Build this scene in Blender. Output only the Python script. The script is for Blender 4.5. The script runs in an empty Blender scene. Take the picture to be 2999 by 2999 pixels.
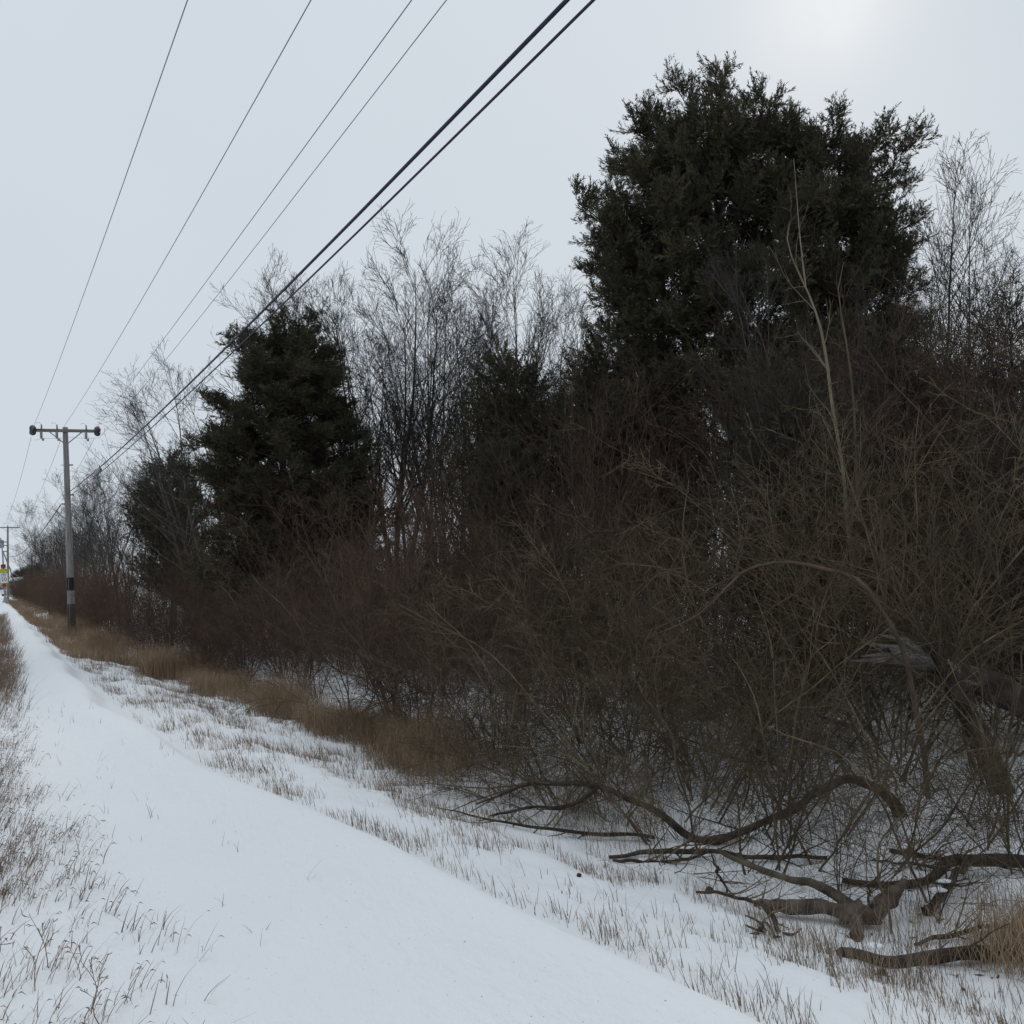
import bpy, math, random
import numpy as np
from mathutils import Vector, Matrix

SC = bpy.context.scene
COL = SC.collection
RNG = np.random.default_rng(20)
random.seed(20)
R = math.radians

# ------------------------------------------------------------------ camera
EYE = Vector((0, 0, 1.6))
yaw, pit, rol = R(29.4), R(2.4), R(3.8)
f = Vector((math.sin(yaw) * math.cos(pit), math.cos(yaw) * math.cos(pit), math.sin(pit)))
r = Vector((math.cos(yaw), -math.sin(yaw), 0))
u = r.cross(f)
cr = r * math.cos(rol) - u * math.sin(rol)
cu = u * math.cos(rol) + r * math.sin(rol)
cam_d = bpy.data.cameras.new('camera')
cam = bpy.data.objects.new('camera', cam_d)
COL.objects.link(cam)
m = Matrix((cr, cu, -f)).transposed().to_4x4()
m.translation = EYE
cam.matrix_world = m
cam_d.sensor_width = 36
cam_d.lens = 36 * 2774 / 2999
cam_d.clip_start = .05
cam_d.clip_end = 3000
SC.camera = cam

# ------------------------------------------------------------------ sky, sun, exposure
SUN = Vector((.67, .56, .48)).normalized()
el, az = math.asin(SUN.z), math.atan2(SUN.x, SUN.y)
w = bpy.data.worlds.new('World')
SC.world = w
w.use_nodes = True
nt = w.node_tree
nt.nodes.clear()
def N(t, **k):
    n = nt.nodes.new(t)
    for a, b in k.items():
        setattr(n, a, b)
    return n
out = N('ShaderNodeOutputWorld')
bg = N('ShaderNodeBackground')
bg.inputs['Strength'].default_value = .1
sky = N('ShaderNodeTexSky', sky_type='NISHITA')
sky.sun_disc = False
sky.sun_elevation = el
sky.sun_rotation = az
sky.air_density = 1.0
sky.dust_density = 4.0
tc = N('ShaderNodeTexCoord')
dot = N('ShaderNodeVectorMath', operation='DOT_PRODUCT')
nt.links.new(tc.outputs['Generated'], dot.inputs[0])
dot.inputs[1].default_value = SUN
glow = N('ShaderNodeMath', operation='POWER')      # the cloud is thinner round the sun
glow.inputs[1].default_value = 520
glow.use_clamp = True
nt.links.new(dot.outputs['Value'], glow.inputs[0])
noi = N('ShaderNodeTexNoise')
noi.inputs['Scale'].default_value = 1.7
noi.inputs['Detail'].default_value = 3
nt.links.new(tc.outputs['Generated'], noi.inputs['Vector'])
ramp = N('ShaderNodeValToRGB')
ramp.color_ramp.elements[0].position = .3
ramp.color_ramp.elements[0].color = (6.0, 6.65, 7.3, 1)
ramp.color_ramp.elements[1].position = .7
ramp.color_ramp.elements[1].color = (6.4, 6.98, 7.6, 1)
nt.links.new(noi.outputs['Fac'], ramp.inputs['Fac'])
mx = N('ShaderNodeMix', data_type='RGBA')
mx.inputs['Factor'].default_value = .012
nt.links.new(ramp.outputs['Color'], mx.inputs['A'])
nt.links.new(sky.outputs['Color'], mx.inputs['B'])
mx2 = N('ShaderNodeMix', data_type='RGBA')
patch = N('ShaderNodeTexNoise')                    # uneven cloud in front of it
patch.inputs['Scale'].default_value = 9
patch.inputs['Detail'].default_value = 4
nt.links.new(tc.outputs['Generated'], patch.inputs['Vector'])
pm = N('ShaderNodeMapRange')
for a_, b_ in (('From Min', .3), ('From Max', .7), ('To Min', .45), ('To Max', 1.0)):
    pm.inputs[a_].default_value = b_
nt.links.new(patch.outputs['Fac'], pm.inputs['Value'])
gm = N('ShaderNodeMath', operation='MULTIPLY')
nt.links.new(glow.outputs['Value'], gm.inputs[0])
nt.links.new(pm.outputs['Result'], gm.inputs[1])
nt.links.new(gm.outputs['Value'], mx2.inputs['Factor'])
nt.links.new(mx.outputs['Result'], mx2.inputs['A'])
mx2.inputs['B'].default_value = (9.0, 9.1, 9.15, 1)
# an overcast sky is duller on the side away from the sun
side = N('ShaderNodeMapRange')
side.interpolation_type = 'SMOOTHSTEP'
for a_, b_ in (('From Min', -.8), ('From Max', .6), ('To Min', .9), ('To Max', 1.0)):
    side.inputs[a_].default_value = b_
nt.links.new(dot.outputs['Value'], side.inputs['Value'])
sep = N('ShaderNodeSeparateXYZ')                   # and brighter overhead than toward the horizon
nt.links.new(tc.outputs['Generated'], sep.inputs[0])
zen = N('ShaderNodeMapRange')
zen.interpolation_type = 'SMOOTHSTEP'
for a_, b_ in (('From Min', .4), ('From Max', 1.0), ('To Min', 1.0), ('To Max', 1.18)):
    zen.inputs[a_].default_value = b_
nt.links.new(sep.outputs['Z'], zen.inputs['Value'])
mul = N('ShaderNodeMath', operation='MULTIPLY')
nt.links.new(side.outputs['Result'], mul.inputs[0])
nt.links.new(zen.outputs['Result'], mul.inputs[1])
scl = N('ShaderNodeVectorMath', operation='SCALE')
nt.links.new(mx2.outputs['Result'], scl.inputs[0])
nt.links.new(mul.outputs['Value'], scl.inputs['Scale'])
nt.links.new(scl.outputs['Vector'], bg.inputs['Color'])
nt.links.new(bg.outputs['Background'], out.inputs['Surface'])

sl = bpy.data.lights.new('sun', 'SUN')
sl.energy = .8
sl.angle = R(22)
sl.color = (1, .96, .9)
so = bpy.data.objects.new('sun', sl)
so.rotation_euler = SUN.to_track_quat('Z', 'Y').to_euler()
so.location = (20, 20, 40)
COL.objects.link(so)
vs = SC.view_settings
vs.view_transform = 'Standard'
vs.look = 'None'
vs.gamma = 1
vs.use_curve_mapping = False
vs.exposure = 0.0
SC.render.film_transparent = False
SC.cycles.max_bounces = 4
SC.cycles.diffuse_bounces = 2
SC.cycles.use_adaptive_sampling = True
SC.cycles.pixel_filter_type = 'BLACKMAN_HARRIS'

# ------------------------------------------------------------------ materials
def mat(name, c1, c2=None, scale=8, rough=.9, bump=.0, bscale=40, stretch=None, vary=0.0, metal=0, c3=None, spec=.2):
    mm = bpy.data.materials.new(name)
    mm.use_nodes = True
    t = mm.node_tree
    p = t.nodes['Principled BSDF']
    p.inputs['Roughness'].default_value = rough
    p.inputs['Metallic'].default_value = metal
    p.inputs['Specular IOR Level'].default_value = spec
    co = t.nodes.new('ShaderNodeTexCoord')
    mp = t.nodes.new('ShaderNodeMapping')
    t.links.new(co.outputs['Object'], mp.inputs['Vector'])
    if stretch:
        mp.inputs['Scale'].default_value = stretch
    n = t.nodes.new('ShaderNodeTexNoise')
    n.inputs['Scale'].default_value = scale
    n.inputs['Detail'].default_value = 4
    t.links.new(mp.outputs['Vector'], n.inputs['Vector'])
    rp = t.nodes.new('ShaderNodeValToRGB')
    rp.color_ramp.elements[0].position = .35
    rp.color_ramp.elements[1].position = .65
    rp.color_ramp.elements[0].color = (*c1, 1)
    rp.color_ramp.elements[1].color = (*(c2 or c1), 1)
    if c3:
        e = rp.color_ramp.elements.new(.5)
        e.color = (*c3, 1)
    t.links.new(n.outputs['Fac'], rp.inputs['Fac'])
    last = rp.outputs['Color']
    if vary:
        oi = t.nodes.new('ShaderNodeObjectInfo')
        mr = t.nodes.new('ShaderNodeMapRange')
        mr.inputs['To Min'].default_value = 1 - vary
        mr.inputs['To Max'].default_value = 1 + vary
        t.links.new(oi.outputs['Random'], mr.inputs['Value'])
        hs = t.nodes.new('ShaderNodeHueSaturation')
        t.links.new(last, hs.inputs['Color'])
        t.links.new(mr.outputs['Result'], hs.inputs['Value'])
        last = hs.outputs['Color']
    t.links.new(last, p.inputs['Base Color'])
    if bump:
        n2 = t.nodes.new('ShaderNodeTexNoise')
        n2.inputs['Scale'].default_value = bscale
        n2.inputs['Detail'].default_value = 5
        t.links.new(mp.outputs['Vector'], n2.inputs['Vector'])
        b = t.nodes.new('ShaderNodeBump')
        b.inputs['Strength'].default_value = bump
        b.inputs['Distance'].default_value = .02
        t.links.new(n2.outputs['Fac'], b.inputs['Height'])
        t.links.new(b.outputs['Normal'], p.inputs['Normal'])
    return mm

def leaf_mat(name, c1, c2, scale, trans=.0, vary=0.0):
    """blade colour that varies from place to place, for foliage and dry grass"""
    mm = mat(name, c1, c2, scale, rough=.8, vary=vary, spec=.15)
    return mm

M = {}
M['bark_grey'] = mat('grey_bark', (.055, .048, .042), (.10, .09, .08), 6, bump=.5, bscale=30, stretch=(3, 3, .6), vary=.25)
M['twig_grey'] = mat('grey_twig', (.027, .023, .021), (.052, .045, .04), 3, vary=.25)
M['bark_olive'] = mat('olive_bark', (.054, .042, .029), (.145, .114, .073), 3, bump=.3, bscale=40, stretch=(3, 3, .6), vary=.4)
M['twig_olive'] = mat('olive_twig', (.046, .034, .024), (.135, .102, .064), 1.2, vary=.5)
M['bark_red'] = mat('brown_bark', (.066, .045, .033), (.11, .076, .056), 5, vary=.25)
M['twig_red'] = mat('red_brown_twig', (.070, .044, .032), (.12, .077, .055), 2, vary=.25)
M['bark_pale'] = mat('pale_bark', (.17, .14, .10), (.25, .21, .15), 5, bump=.2, vary=.1)
M['bark_cedar'] = mat('cedar_bark', (.045, .034, .028), (.085, .066, .054), 6, bump=.6, bscale=25, stretch=(4, 4, .5), vary=.15)
M['foliage'] = leaf_mat('cedar_foliage', (.042, .041, .025), (.080, .073, .044), 1.3, vary=.2)
M['log'] = mat('damp_log_bark', (.026, .020, .016), (.072, .054, .041), 7, rough=.85, bump=.9, bscale=22, stretch=(1, 1, 1), vary=.2)
M['grey_log'] = mat('grey_brown_log_bark', (.05, .04, .032), (.15, .122, .095), 9, rough=.85, bump=.9, bscale=22, vary=.1)
M['weathered'] = mat('weathered_bare_wood', (.09, .082, .072), (.22, .205, .185), 14, rough=.9, bump=.7, bscale=30, stretch=(1, 1, 6))
M['grass_tan'] = leaf_mat('tan_dry_grass', (.16, .118, .085), (.29, .22, .155), 1.5)
M['grass_brown'] = leaf_mat('brown_dry_grass', (.19, .13, .082), (.34, .245, .16), .9)
M['grass_dark'] = leaf_mat('dark_dry_weed', (.125, .087, .066), (.265, .19, .14), 3)
M['litter'] = mat('leaf_litter', (.05, .035, .028), (.12, .08, .055), 9)
M['pole'] = mat('weathered_pole_wood', (.17, .155, .15), (.30, .28, .265), 5, bump=.5, bscale=18, stretch=(6, 6, .35))
M['pole_base'] = mat('stained_pole_wood', (.05, .035, .03), (.10, .07, .055), 6, bump=.5, bscale=18, stretch=(6, 6, .5))
M['arm'] = mat('crossarm_wood', (.13, .125, .10), (.22, .21, .17), 6, bump=.4, stretch=(.5, 5, 5))
M['band'] = mat('black_tar_band', (.012, .012, .012), (.02, .02, .02), 8, rough=.6)
M['steel'] = mat('galvanised_steel', (.25, .26, .28), (.34, .35, .37), 9, rough=.55, metal=.5)
M['ceramic'] = mat('dark_brown_porcelain', (.05, .03, .035), (.07, .045, .05), 9, rough=.25, spec=.5)
M['greybox'] = mat('grey_fuse_housing', (.20, .20, .22), (.27, .27, .29), 9, rough=.5)
M['wire'] = mat('bare_wire', (.22, .23, .26), (.28, .29, .32), 2, rough=.5, metal=.3)
M['cable'] = mat('black_cable', (.018, .018, .04), (.028, .028, .055), 12, rough=.55)
M['metal_dark'] = mat('rusty_steel', (.06, .035, .025), (.12, .07, .05), 9)
M['white'] = mat('white_paint', (.72, .73, .75), (.78, .79, .80), 4, rough=.4, spec=.4)
M['sign_white'] = mat('white_sign_face', (.72, .73, .74), (.78, .78, .78), 4, rough=.5)
M['black'] = mat('black_lettering', (.015, .015, .015), (.02, .02, .02), 4, rough=.6)
M['lime'] = mat('lime_sign_face', (.38, .46, .03), (.42, .50, .04), 4, rough=.5)
M['yellow'] = mat('yellow_beacon_case', (.45, .30, .04), (.5, .34, .05), 4, rough=.5)
M['redcase'] = mat('red_brown_beacon_case', (.28, .06, .04), (.32, .08, .05), 4, rough=.5)
M['lens'] = mat('amber_lens', (.25, .05, .02), (.30, .07, .02), 20, rough=.2, spec=.5)
M['glass'] = mat('dark_blue_glass', (.02, .03, .08), (.03, .045, .10), 3, rough=.12, spec=.5)
M['rubber'] = mat('black_rubber', (.02, .02, .022), (.028, .028, .03), 9)
M['teal'] = mat('teal_cladding', (.06, .16, .17), (.08, .19, .20), 3)
M['brownwall'] = mat('brown_boards', (.10, .07, .055), (.14, .10, .08), 6)
M['snowcap'] = mat('snow_cap', (.80, .82, .86), (.84, .86, .89), 6, rough=.8)
M['fruit'] = mat('dark_walnut_husk', (.03, .02, .018), (.07, .045, .03), 30, rough=.7)

def snow_material():
    mm = bpy.data.materials.new('wind_packed_snow')
    mm.use_nodes = True
    t = mm.node_tree
    p = t.nodes['Principled BSDF']
    p.inputs['Roughness'].default_value = .75
    p.inputs['Specular IOR Level'].default_value = .25
    co = t.nodes.new('ShaderNodeTexCoord')
    def noise(s, d, r=.5, sc=None):
        n = t.nodes.new('ShaderNodeTexNoise')
        n.inputs['Scale'].default_value = s
        n.inputs['Detail'].default_value = d
        n.inputs['Roughness'].default_value = r
        if sc:
            mp = t.nodes.new('ShaderNodeMapping')
            mp.inputs['Scale'].default_value = sc
            t.links.new(co.outputs['Object'], mp.inputs['Vector'])
            t.links.new(mp.outputs['Vector'], n.inputs['Vector'])
        else:
            t.links.new(co.outputs['Object'], n.inputs['Vector'])
        return n
    a = noise(.8, 4)
    rp = t.nodes.new('ShaderNodeValToRGB')
    rp.color_ramp.elements[0].color = (.82, .828, .845, 1)
    rp.color_ramp.elements[1].color = (.87, .875, .885, 1)
    t.links.new(a.outputs['Fac'], rp.inputs['Fac'])
    # scattered specks of grit and seed blown on the crust
    b = noise(55, 2, .6)
    sp = t.nodes.new('ShaderNodeValToRGB')
    sp.color_ramp.elements[0].position = .245
    sp.color_ramp.elements[0].color = (.45, .40, .36, 1)
    sp.color_ramp.elements[1].position = .285
    sp.color_ramp.elements[1].color = (1, 1, 1, 1)
    t.links.new(b.outputs['Fac'], sp.inputs['Fac'])
    mu = t.nodes.new('ShaderNodeMix')
    mu.data_type = 'RGBA'
    mu.blend_type = 'MULTIPLY'
    mu.inputs['Factor'].default_value = 1
    t.links.new(rp.outputs['Color'], mu.inputs['A'])
    t.links.new(sp.outputs['Color'], mu.inputs['B'])
    t.links.new(mu.outputs['Result'], p.inputs['Base Color'])
    c = noise(9, 6, .6, (1.6, .7, 1))
    d = noise(120, 3, .6)
    ad = t.nodes.new('ShaderNodeMath')
    ad.operation = 'MULTIPLY_ADD'
    ad.inputs[1].default_value = .12
    t.links.new(d.outputs['Fac'], ad.inputs[0])
    t.links.new(c.outputs['Fac'], ad.inputs[2])
    bp = t.nodes.new('ShaderNodeBump')
    bp.inputs['Strength'].default_value = .5
    bp.inputs['Distance'].default_value = .04
    t.links.new(ad.outputs['Value'], bp.inputs['Height'])
    t.links.new(bp.outputs['Normal'], p.inputs['Normal'])
    return mm
M['snow'] = snow_material()

# ------------------------------------------------------------------ helpers
def make_mesh(name, V, faces, mats, smooth=True):
    """faces: list of (F, k) int arrays"""
    me = bpy.data.meshes.new(name)
    V = np.ascontiguousarray(V, dtype=np.float32)
    me.vertices.add(len(V))
    me.vertices.foreach_set('co', V.ravel())
    li = np.concatenate([F.ravel() for F in faces]).astype(np.int32)
    tot = np.concatenate([np.full(len(F), F.shape[1]) for F in faces]).astype(np.int32)
    st = np.concatenate([[0], np.cumsum(tot)[:-1]]).astype(np.int32)
    me.loops.add(len(li))
    me.loops.foreach_set('vertex_index', li)
    me.polygons.add(len(tot))
    me.polygons.foreach_set('loop_start', st)
    me.polygons.foreach_set('loop_total', tot)
    me.polygons.foreach_set('use_smooth', np.full(len(tot), smooth))
    for x in (mats if isinstance(mats, (list, tuple)) else [mats]):
        me.materials.append(x)
    me.update(calc_edges=True)
    me.validate()
    return me

class Geo:
    """collects vertices and faces for one mesh"""
    def __init__(self):
        self.V, self.F, self.n = [], {}, 0
    def add(self, V, F):
        V = np.asarray(V, float).reshape(-1, 3)
        for x in F:
            x = np.asarray(x, int)
            if len(x):
                self.F.setdefault(x.shape[1], []).append(x + self.n)
        self.V.append(V)
        self.n += len(V)
        return self
    def tubes(self, P, RR, k=3, cap=False):
        """P (B,n,3), RR (B,n): tapered tubes with k sides"""
        P = np.asarray(P, float)
        RR = np.asarray(RR, float)
        if P.ndim == 2:
            P, RR = P[None], RR[None]
        B, n, _ = P.shape
        T = np.gradient(P, axis=1)
        T /= np.linalg.norm(T, axis=2, keepdims=True) + 1e-9
        main = P[:, -1] - P[:, 0]
        ref = np.zeros((B, 3))
        ref[np.arange(B), np.argmin(np.abs(main), axis=1)] = 1
        A = np.cross(T, ref[:, None, :])
        A /= np.linalg.norm(A, axis=2, keepdims=True) + 1e-9
        C = np.cross(T, A)
        ang = np.arange(k) * 2 * np.pi / k
        V = (P[:, :, None, :] + RR[:, :, None, None] *
             (np.cos(ang)[None, None, :, None] * A[:, :, None, :] + np.sin(ang)[None, None, :, None] * C[:, :, None, :]))
        idx = np.arange(B * n * k).reshape(B, n, k)
        a = idx[:, :-1, :]
        b = idx[:, 1:, :]
        q = np.stack([a, np.roll(a, -1, 2), np.roll(b, -1, 2), b], -1).reshape(-1, 4)
        fs = [q]
        if cap:
            fs += [idx[:, 0, ::-1].reshape(-1, k), idx[:, -1, :].reshape(-1, k)]
        return self.add(V.reshape(-1, 3), fs)
    def box(self, c, s, ax=None):
        c = np.array(c, float)
        h = np.array(s, float) / 2
        o = np.array([[x, y, z] for x in (-1, 1) for y in (-1, 1) for z in (-1, 1)]) * h
        if ax is not None:
            o = o @ np.array(ax, float)
        return self.add(c + o, [np.array([[0, 1, 3, 2], [4, 6, 7, 5], [0, 4, 5, 1], [2, 3, 7, 6], [0, 2, 6, 4], [1, 5, 7, 3]])])
    def lathe(self, c, prof, k=14, axis=2):
        """prof: list of (radius, height)"""
        prof = np.array(prof, float)
        ang = np.arange(k) * 2 * np.pi / k
        n = len(prof)
        V = np.zeros((n, k, 3))
        V[..., 0] = prof[:, 0:1] * np.cos(ang)
        V[..., 1] = prof[:, 0:1] * np.sin(ang)
        V[..., 2] = prof[:, 1:2]
        if axis == 0:
            V = V[..., [2, 0, 1]]
        elif axis == 1:
            V = V[..., [1, 2, 0]]
        idx = np.arange(n * k).reshape(n, k)
        a, b = idx[:-1], idx[1:]
        q = np.stack([a, np.roll(a, -1, 1), np.roll(b, -1, 1), b], -1).reshape(-1, 4)
        return self.add(V.reshape(-1, 3) + np.array(c, float), [q, idx[0:1, ::-1], idx[-1:, :]])
    def mesh(self, name, mats, smooth=True):
        return make_mesh(name, np.concatenate(self.V), [np.concatenate(x) for x in self.F.values()], mats, smooth)
    def obj(self, name, mats, parent=None, smooth=True):
        return link(name, self.mesh(name, mats, smooth), parent)

def link(name, me, parent=None):
    o = bpy.data.objects.new(name, me)
    COL.objects.link(o)
    if parent is not None:
        o.parent = parent
    return o

def tag(o, label=None, cat=None, group=None, kind=None):
    if label: o['label'] = label
    if cat: o['category'] = cat
    if group: o['group'] = group
    if kind: o['kind'] = kind
    return o

def empty(name, loc=(0, 0, 0), label=None, cat=None, group=None, rz=0):
    o = bpy.data.objects.new(name, None)
    COL.objects.link(o)
    o.location = loc
    o.rotation_euler = (0, 0, rz)
    o.empty_display_size = .2
    return tag(o, label, cat, group)

def copy_tree(o, parent=None):
    c = o.copy()
    COL.objects.link(c)
    c.parent = parent
    for ch in list(KIDS.get(o.name, [])):
        copy_tree(ch, c)
    return c
KIDS = {}
def register(o):
    for ch in o.children:
        KIDS.setdefault(o.name, []).append(ch)
        register(ch)

# value noise on a lattice
_LAT = np.random.default_rng(5).random((256, 256))
def vnoise(x, y):
    x = np.asarray(x, float)
    y = np.asarray(y, float)
    xi = np.floor(x).astype(int)
    yi = np.floor(y).astype(int)
    fx, fy = x - xi, y - yi
    fx = fx * fx * (3 - 2 * fx)
    fy = fy * fy * (3 - 2 * fy)
    g = lambda a, b: _LAT[a % 256, b % 256]
    return (g(xi, yi) * (1 - fx) + g(xi + 1, yi) * fx) * (1 - fy) + (g(xi, yi + 1) * (1 - fx) + g(xi + 1, yi + 1) * fx) * fy
def fbm(x, y, o=3):
    s, a, t = 0, 1., 0
    for i in range(o):
        s = s + a * vnoise(x * 2 ** i + 17 * i, y * 2 ** i + 31 * i)
        t += a
        a *= .5
    return s / t - .5
def sstep(a, b, x):
    t = np.clip((x - a) / (b - a), 0, 1)
    return t * t * (3 - 2 * t)

# ------------------------------------------------------------------ ground
def crest(y):
    y = np.asarray(y, float)
    return np.interp(y, [-10, 2.5, 3.6, 5.2, 7.8, 13.3, 24, 60, 140], [2.25, 2.12, 2.01, 1.88, 1.54, 1.22, 1.32, 1.6, 1.9]) + .05 * np.sin(y * 1.3) * np.clip(y / 10, 0, 1)
def grassline(y):
    return np.interp(y, [-10, 8.5, 17, 23, 35, 60, 140], [4.0, 3.72, 3.58, 3.18, 2.78, 2.7, 2.8])
def gz(x, y):
    x = np.asarray(x, float)
    y = np.asarray(y, float)
    xc = crest(y)
    xg = grassline(y)
    base = -.72 * sstep(0, 1, (x - xc) / np.maximum(xg + .5 - xc, .5)) ** .85
    lip = .06 * np.exp(-((x - xc + .14) / .26) ** 2) - .16 * sstep(xc - .03, xc + .27, x) * (1 - sstep(xc + .5, xc + 1.4, x))
    path = -.035 * np.exp(-((x - xc + .85) / .45) ** 2)
    left = .05 * sstep(.6, -.2, x) + .06 * fbm(x * 1.5, y * 1.5) * sstep(.9, .2, x)
    z = base + lip + path + left
    z = z + .025 * fbm(x * 2.1, y * .9, 3) + .05 * fbm(x * .35, y * .2, 2) * sstep(1.5, 3, x)
    wood = sstep(3.6, 5, x)
    z = z + wood * (.16 * fbm(x * .7, y * .7, 3) - .05)
    z = z + .10 * fbm(x * 4, y * 3, 2) * sstep(xc + .3, xc + .9, x) * (1 - wood)
    far = sstep(60, 130, y)
    z = z * (1 - .5 * far) + far * .1
    z = np.where(x < -3, z * np.clip((x + 12) / 9, 0, 1), z)
    return z
def axis_pts(segs):
    o = []
    for a, b, n in segs:
        o.append(np.linspace(a, b, n, endpoint=False))
    return np.concatenate(o + [[segs[-1][1]]])
xs = axis_pts([(-900, -20, 10), (-20, -2, 14), (-2, 5.5, 165), (5.5, 12, 80), (12, 40, 50), (40, 900, 12)])
ys = axis_pts([(-300, -5, 8), (-5, 1.5, 30), (1.5, 14, 190), (14, 40, 120), (40, 140, 80), (140, 400, 30), (400, 1800, 10)])
X, Y = np.meshgrid(xs, ys)
Z = gz(X, Y)
V = np.stack([X, Y, Z], -1).reshape(-1, 3)
ix = np.arange(len(xs) * len(ys)).reshape(len(ys), len(xs))
Q = np.stack([ix[:-1, :-1], ix[:-1, 1:], ix[1:, 1:], ix[1:, :-1]], -1).reshape(-1, 4)
g = link('snowy_ground', make_mesh('snowy_ground', V, [Q], M['snow']))
tag(g, 'snow covered verge, ditch and woodland floor', kind='structure')

# ------------------------------------------------------------------ growth
def nrm(a):
    return a / (np.linalg.norm(a, axis=-1, keepdims=True) + 1e-9)
def grow(S, D, L, n, wig, trop, rng, droop=0.0):
    """paths of n points; trop: upward pull per step (m of direction), droop: pull that grows along the path"""
    B = len(S)
    P = np.zeros((B, n, 3))
    P[:, 0] = S
    D = nrm(D.copy())
    st = (L / (n - 1))[:, None]
    for i in range(1, n):
        D = D + rng.normal(0, wig, (B, 3))
        D[:, 2] += trop - droop * i / n
        D = nrm(D)
        P[:, i] = P[:, i - 1] + D * st
    return P
def kids(P, RR, cnt, t0, t1, a0, a1, rng, flat=0.0, up=0.0):
    B, n, _ = P.shape
    par = np.repeat(np.arange(B), cnt)
    t = (t0 + (t1 - t0) * (np.tile(np.arange(cnt), B) + rng.random(len(par))) / cnt) * (n - 1)
    i = np.minimum(t.astype(int), n - 2)
    fr = (t - i)[:, None]
    S = P[par, i] * (1 - fr) + P[par, i + 1] * fr
    T = nrm(P[par, i + 1] - P[par, i])
    rr = RR[par, i] * (1 - fr[:, 0]) + RR[par, i + 1] * fr[:, 0]
    rv = rng.normal(0, 1, (len(par), 3))
    rv[:, 2] *= (1 - flat)
    rv[:, 2] += up
    pr = nrm(rv - (rv * T).sum(1, keepdims=True) * T)
    a = rng.uniform(a0, a1, len(par))[:, None]
    return S, T * np.cos(a) + pr * np.sin(a), rr, t / (n - 1), par
def taper(r0, r1, n, p=1.0):
    s = np.linspace(0, 1, n)[None, :] ** p
    r0 = np.asarray(r0, float).reshape(-1, 1)
    r1 = np.asarray(r1, float).reshape(-1, 1)
    return r0 * (1 - s) + r1 * s

# ------------------------------------------------------------------ bare trees
def bare_tree(name, seed, H=10., stems=1, spread=.12, n1=11, n2=7, n3=5, ang=(.5, .95), trop=.05, r0=.11, bark='bark_grey', twig='twig_grey', lean=(0, 0), n4=1, low=.28):
    rng = np.random.default_rng(seed)
    root = empty(name)
    a = rng.uniform(0, 6.28) + np.arange(stems) * 6.28 / stems
    sp = spread * rng.uniform(.6, 1.4, stems) if stems > 1 else np.array([.03])
    D = np.stack([np.cos(a) * sp + lean[0], np.sin(a) * sp + lean[1], np.ones(stems)], 1)
    S = np.stack([np.cos(a) * .12 * (stems > 1), np.sin(a) * .12 * (stems > 1), np.full(stems, -.25)], 1)
    L = H * rng.uniform(.82, 1.0, stems)
    P = grow(S, D, L, 14, .055, .012, rng)
    RR = taper(np.full(stems, r0) * rng.uniform(.75, 1, stems), np.full(stems, .008), 14, .8)
    G = Geo()
    G.tubes(P, RR, 8)
    G.obj('trunk', M[bark], root)
    S1, D1, rr, t, par = kids(P, RR, n1, low, .96, ang[0], ang[1], rng, flat=.2)
    L1 = H * (.40 * (1 - t) + .16) * rng.uniform(.65, 1.15, len(t))
    Sx, Dx, rx, tx, _ = kids(P, RR, 4, .93, 1.0, .2, .6, rng)      # forks that carry the leader on
    S1, D1, rr, t = np.concatenate([S1, Sx]), np.concatenate([D1, Dx]), np.concatenate([rr, rx]), np.concatenate([t, tx])
    L1 = np.concatenate([L1, H * rng.uniform(.09, .17, len(tx))])
    P1 = grow(S1, D1, L1, 9, .06, trop, rng)
    R1 = taper(np.minimum(rr * .62, .05), np.full(len(t), .005), 9, .8)
    tw = Geo()
    for b in range(len(P1)):
        G = Geo()
        G.tubes(P1[b:b + 1], R1[b:b + 1], 5)
        G.obj('branch', M[bark], root)
    S2, D2, rr, t2, par2 = kids(P1, R1, n2, .22, 1.0, .35, .75, rng)
    L2 = L1[par2] * (.36 * (1 - t2) + .24) * rng.uniform(.6, 1.2, len(t2))
    P2 = grow(S2, D2, L2, 6, .055, trop * .5, rng)
    R2 = taper(np.minimum(rr * .65, .014), np.full(len(t2), .0048), 6)
    tw.tubes(P2, R2, 3)
    S3, D3, rr, t3, par3 = kids(P2, R2, n3, .25, 1.0, .35, .75, rng)
    L3 = np.clip(L2[par3] * rng.uniform(.35, .7, len(t3)), .15, .9)
    P3 = grow(S3, D3, L3, 4, .07, trop * .3, rng)
    R3 = taper(np.minimum(rr * .75, .006), np.full(len(t3), .0042), 4)
    tw.tubes(P3, R3, 3)
    if n4:
        S4, D4, rr, t4, par4 = kids(P3, R3, n4, .3, .98, .5, 1.0, rng)
        L4 = np.clip(L3[par4] * rng.uniform(.3, .6, len(t4)), .06, .3)
        P4 = grow(S4, D4, L4, 3, .12, .04, rng)
        tw.tubes(P4, taper(np.full(len(t4), .0034), np.full(len(t4), .0025), 3), 3)
    o = tag(tw.obj('crown', M[twig], root), kind='stuff')
    TOP[root.name] = float(np.concatenate(tw.V)[:, 2].max())
    register(root)
    return root
TOP = {}

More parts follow.
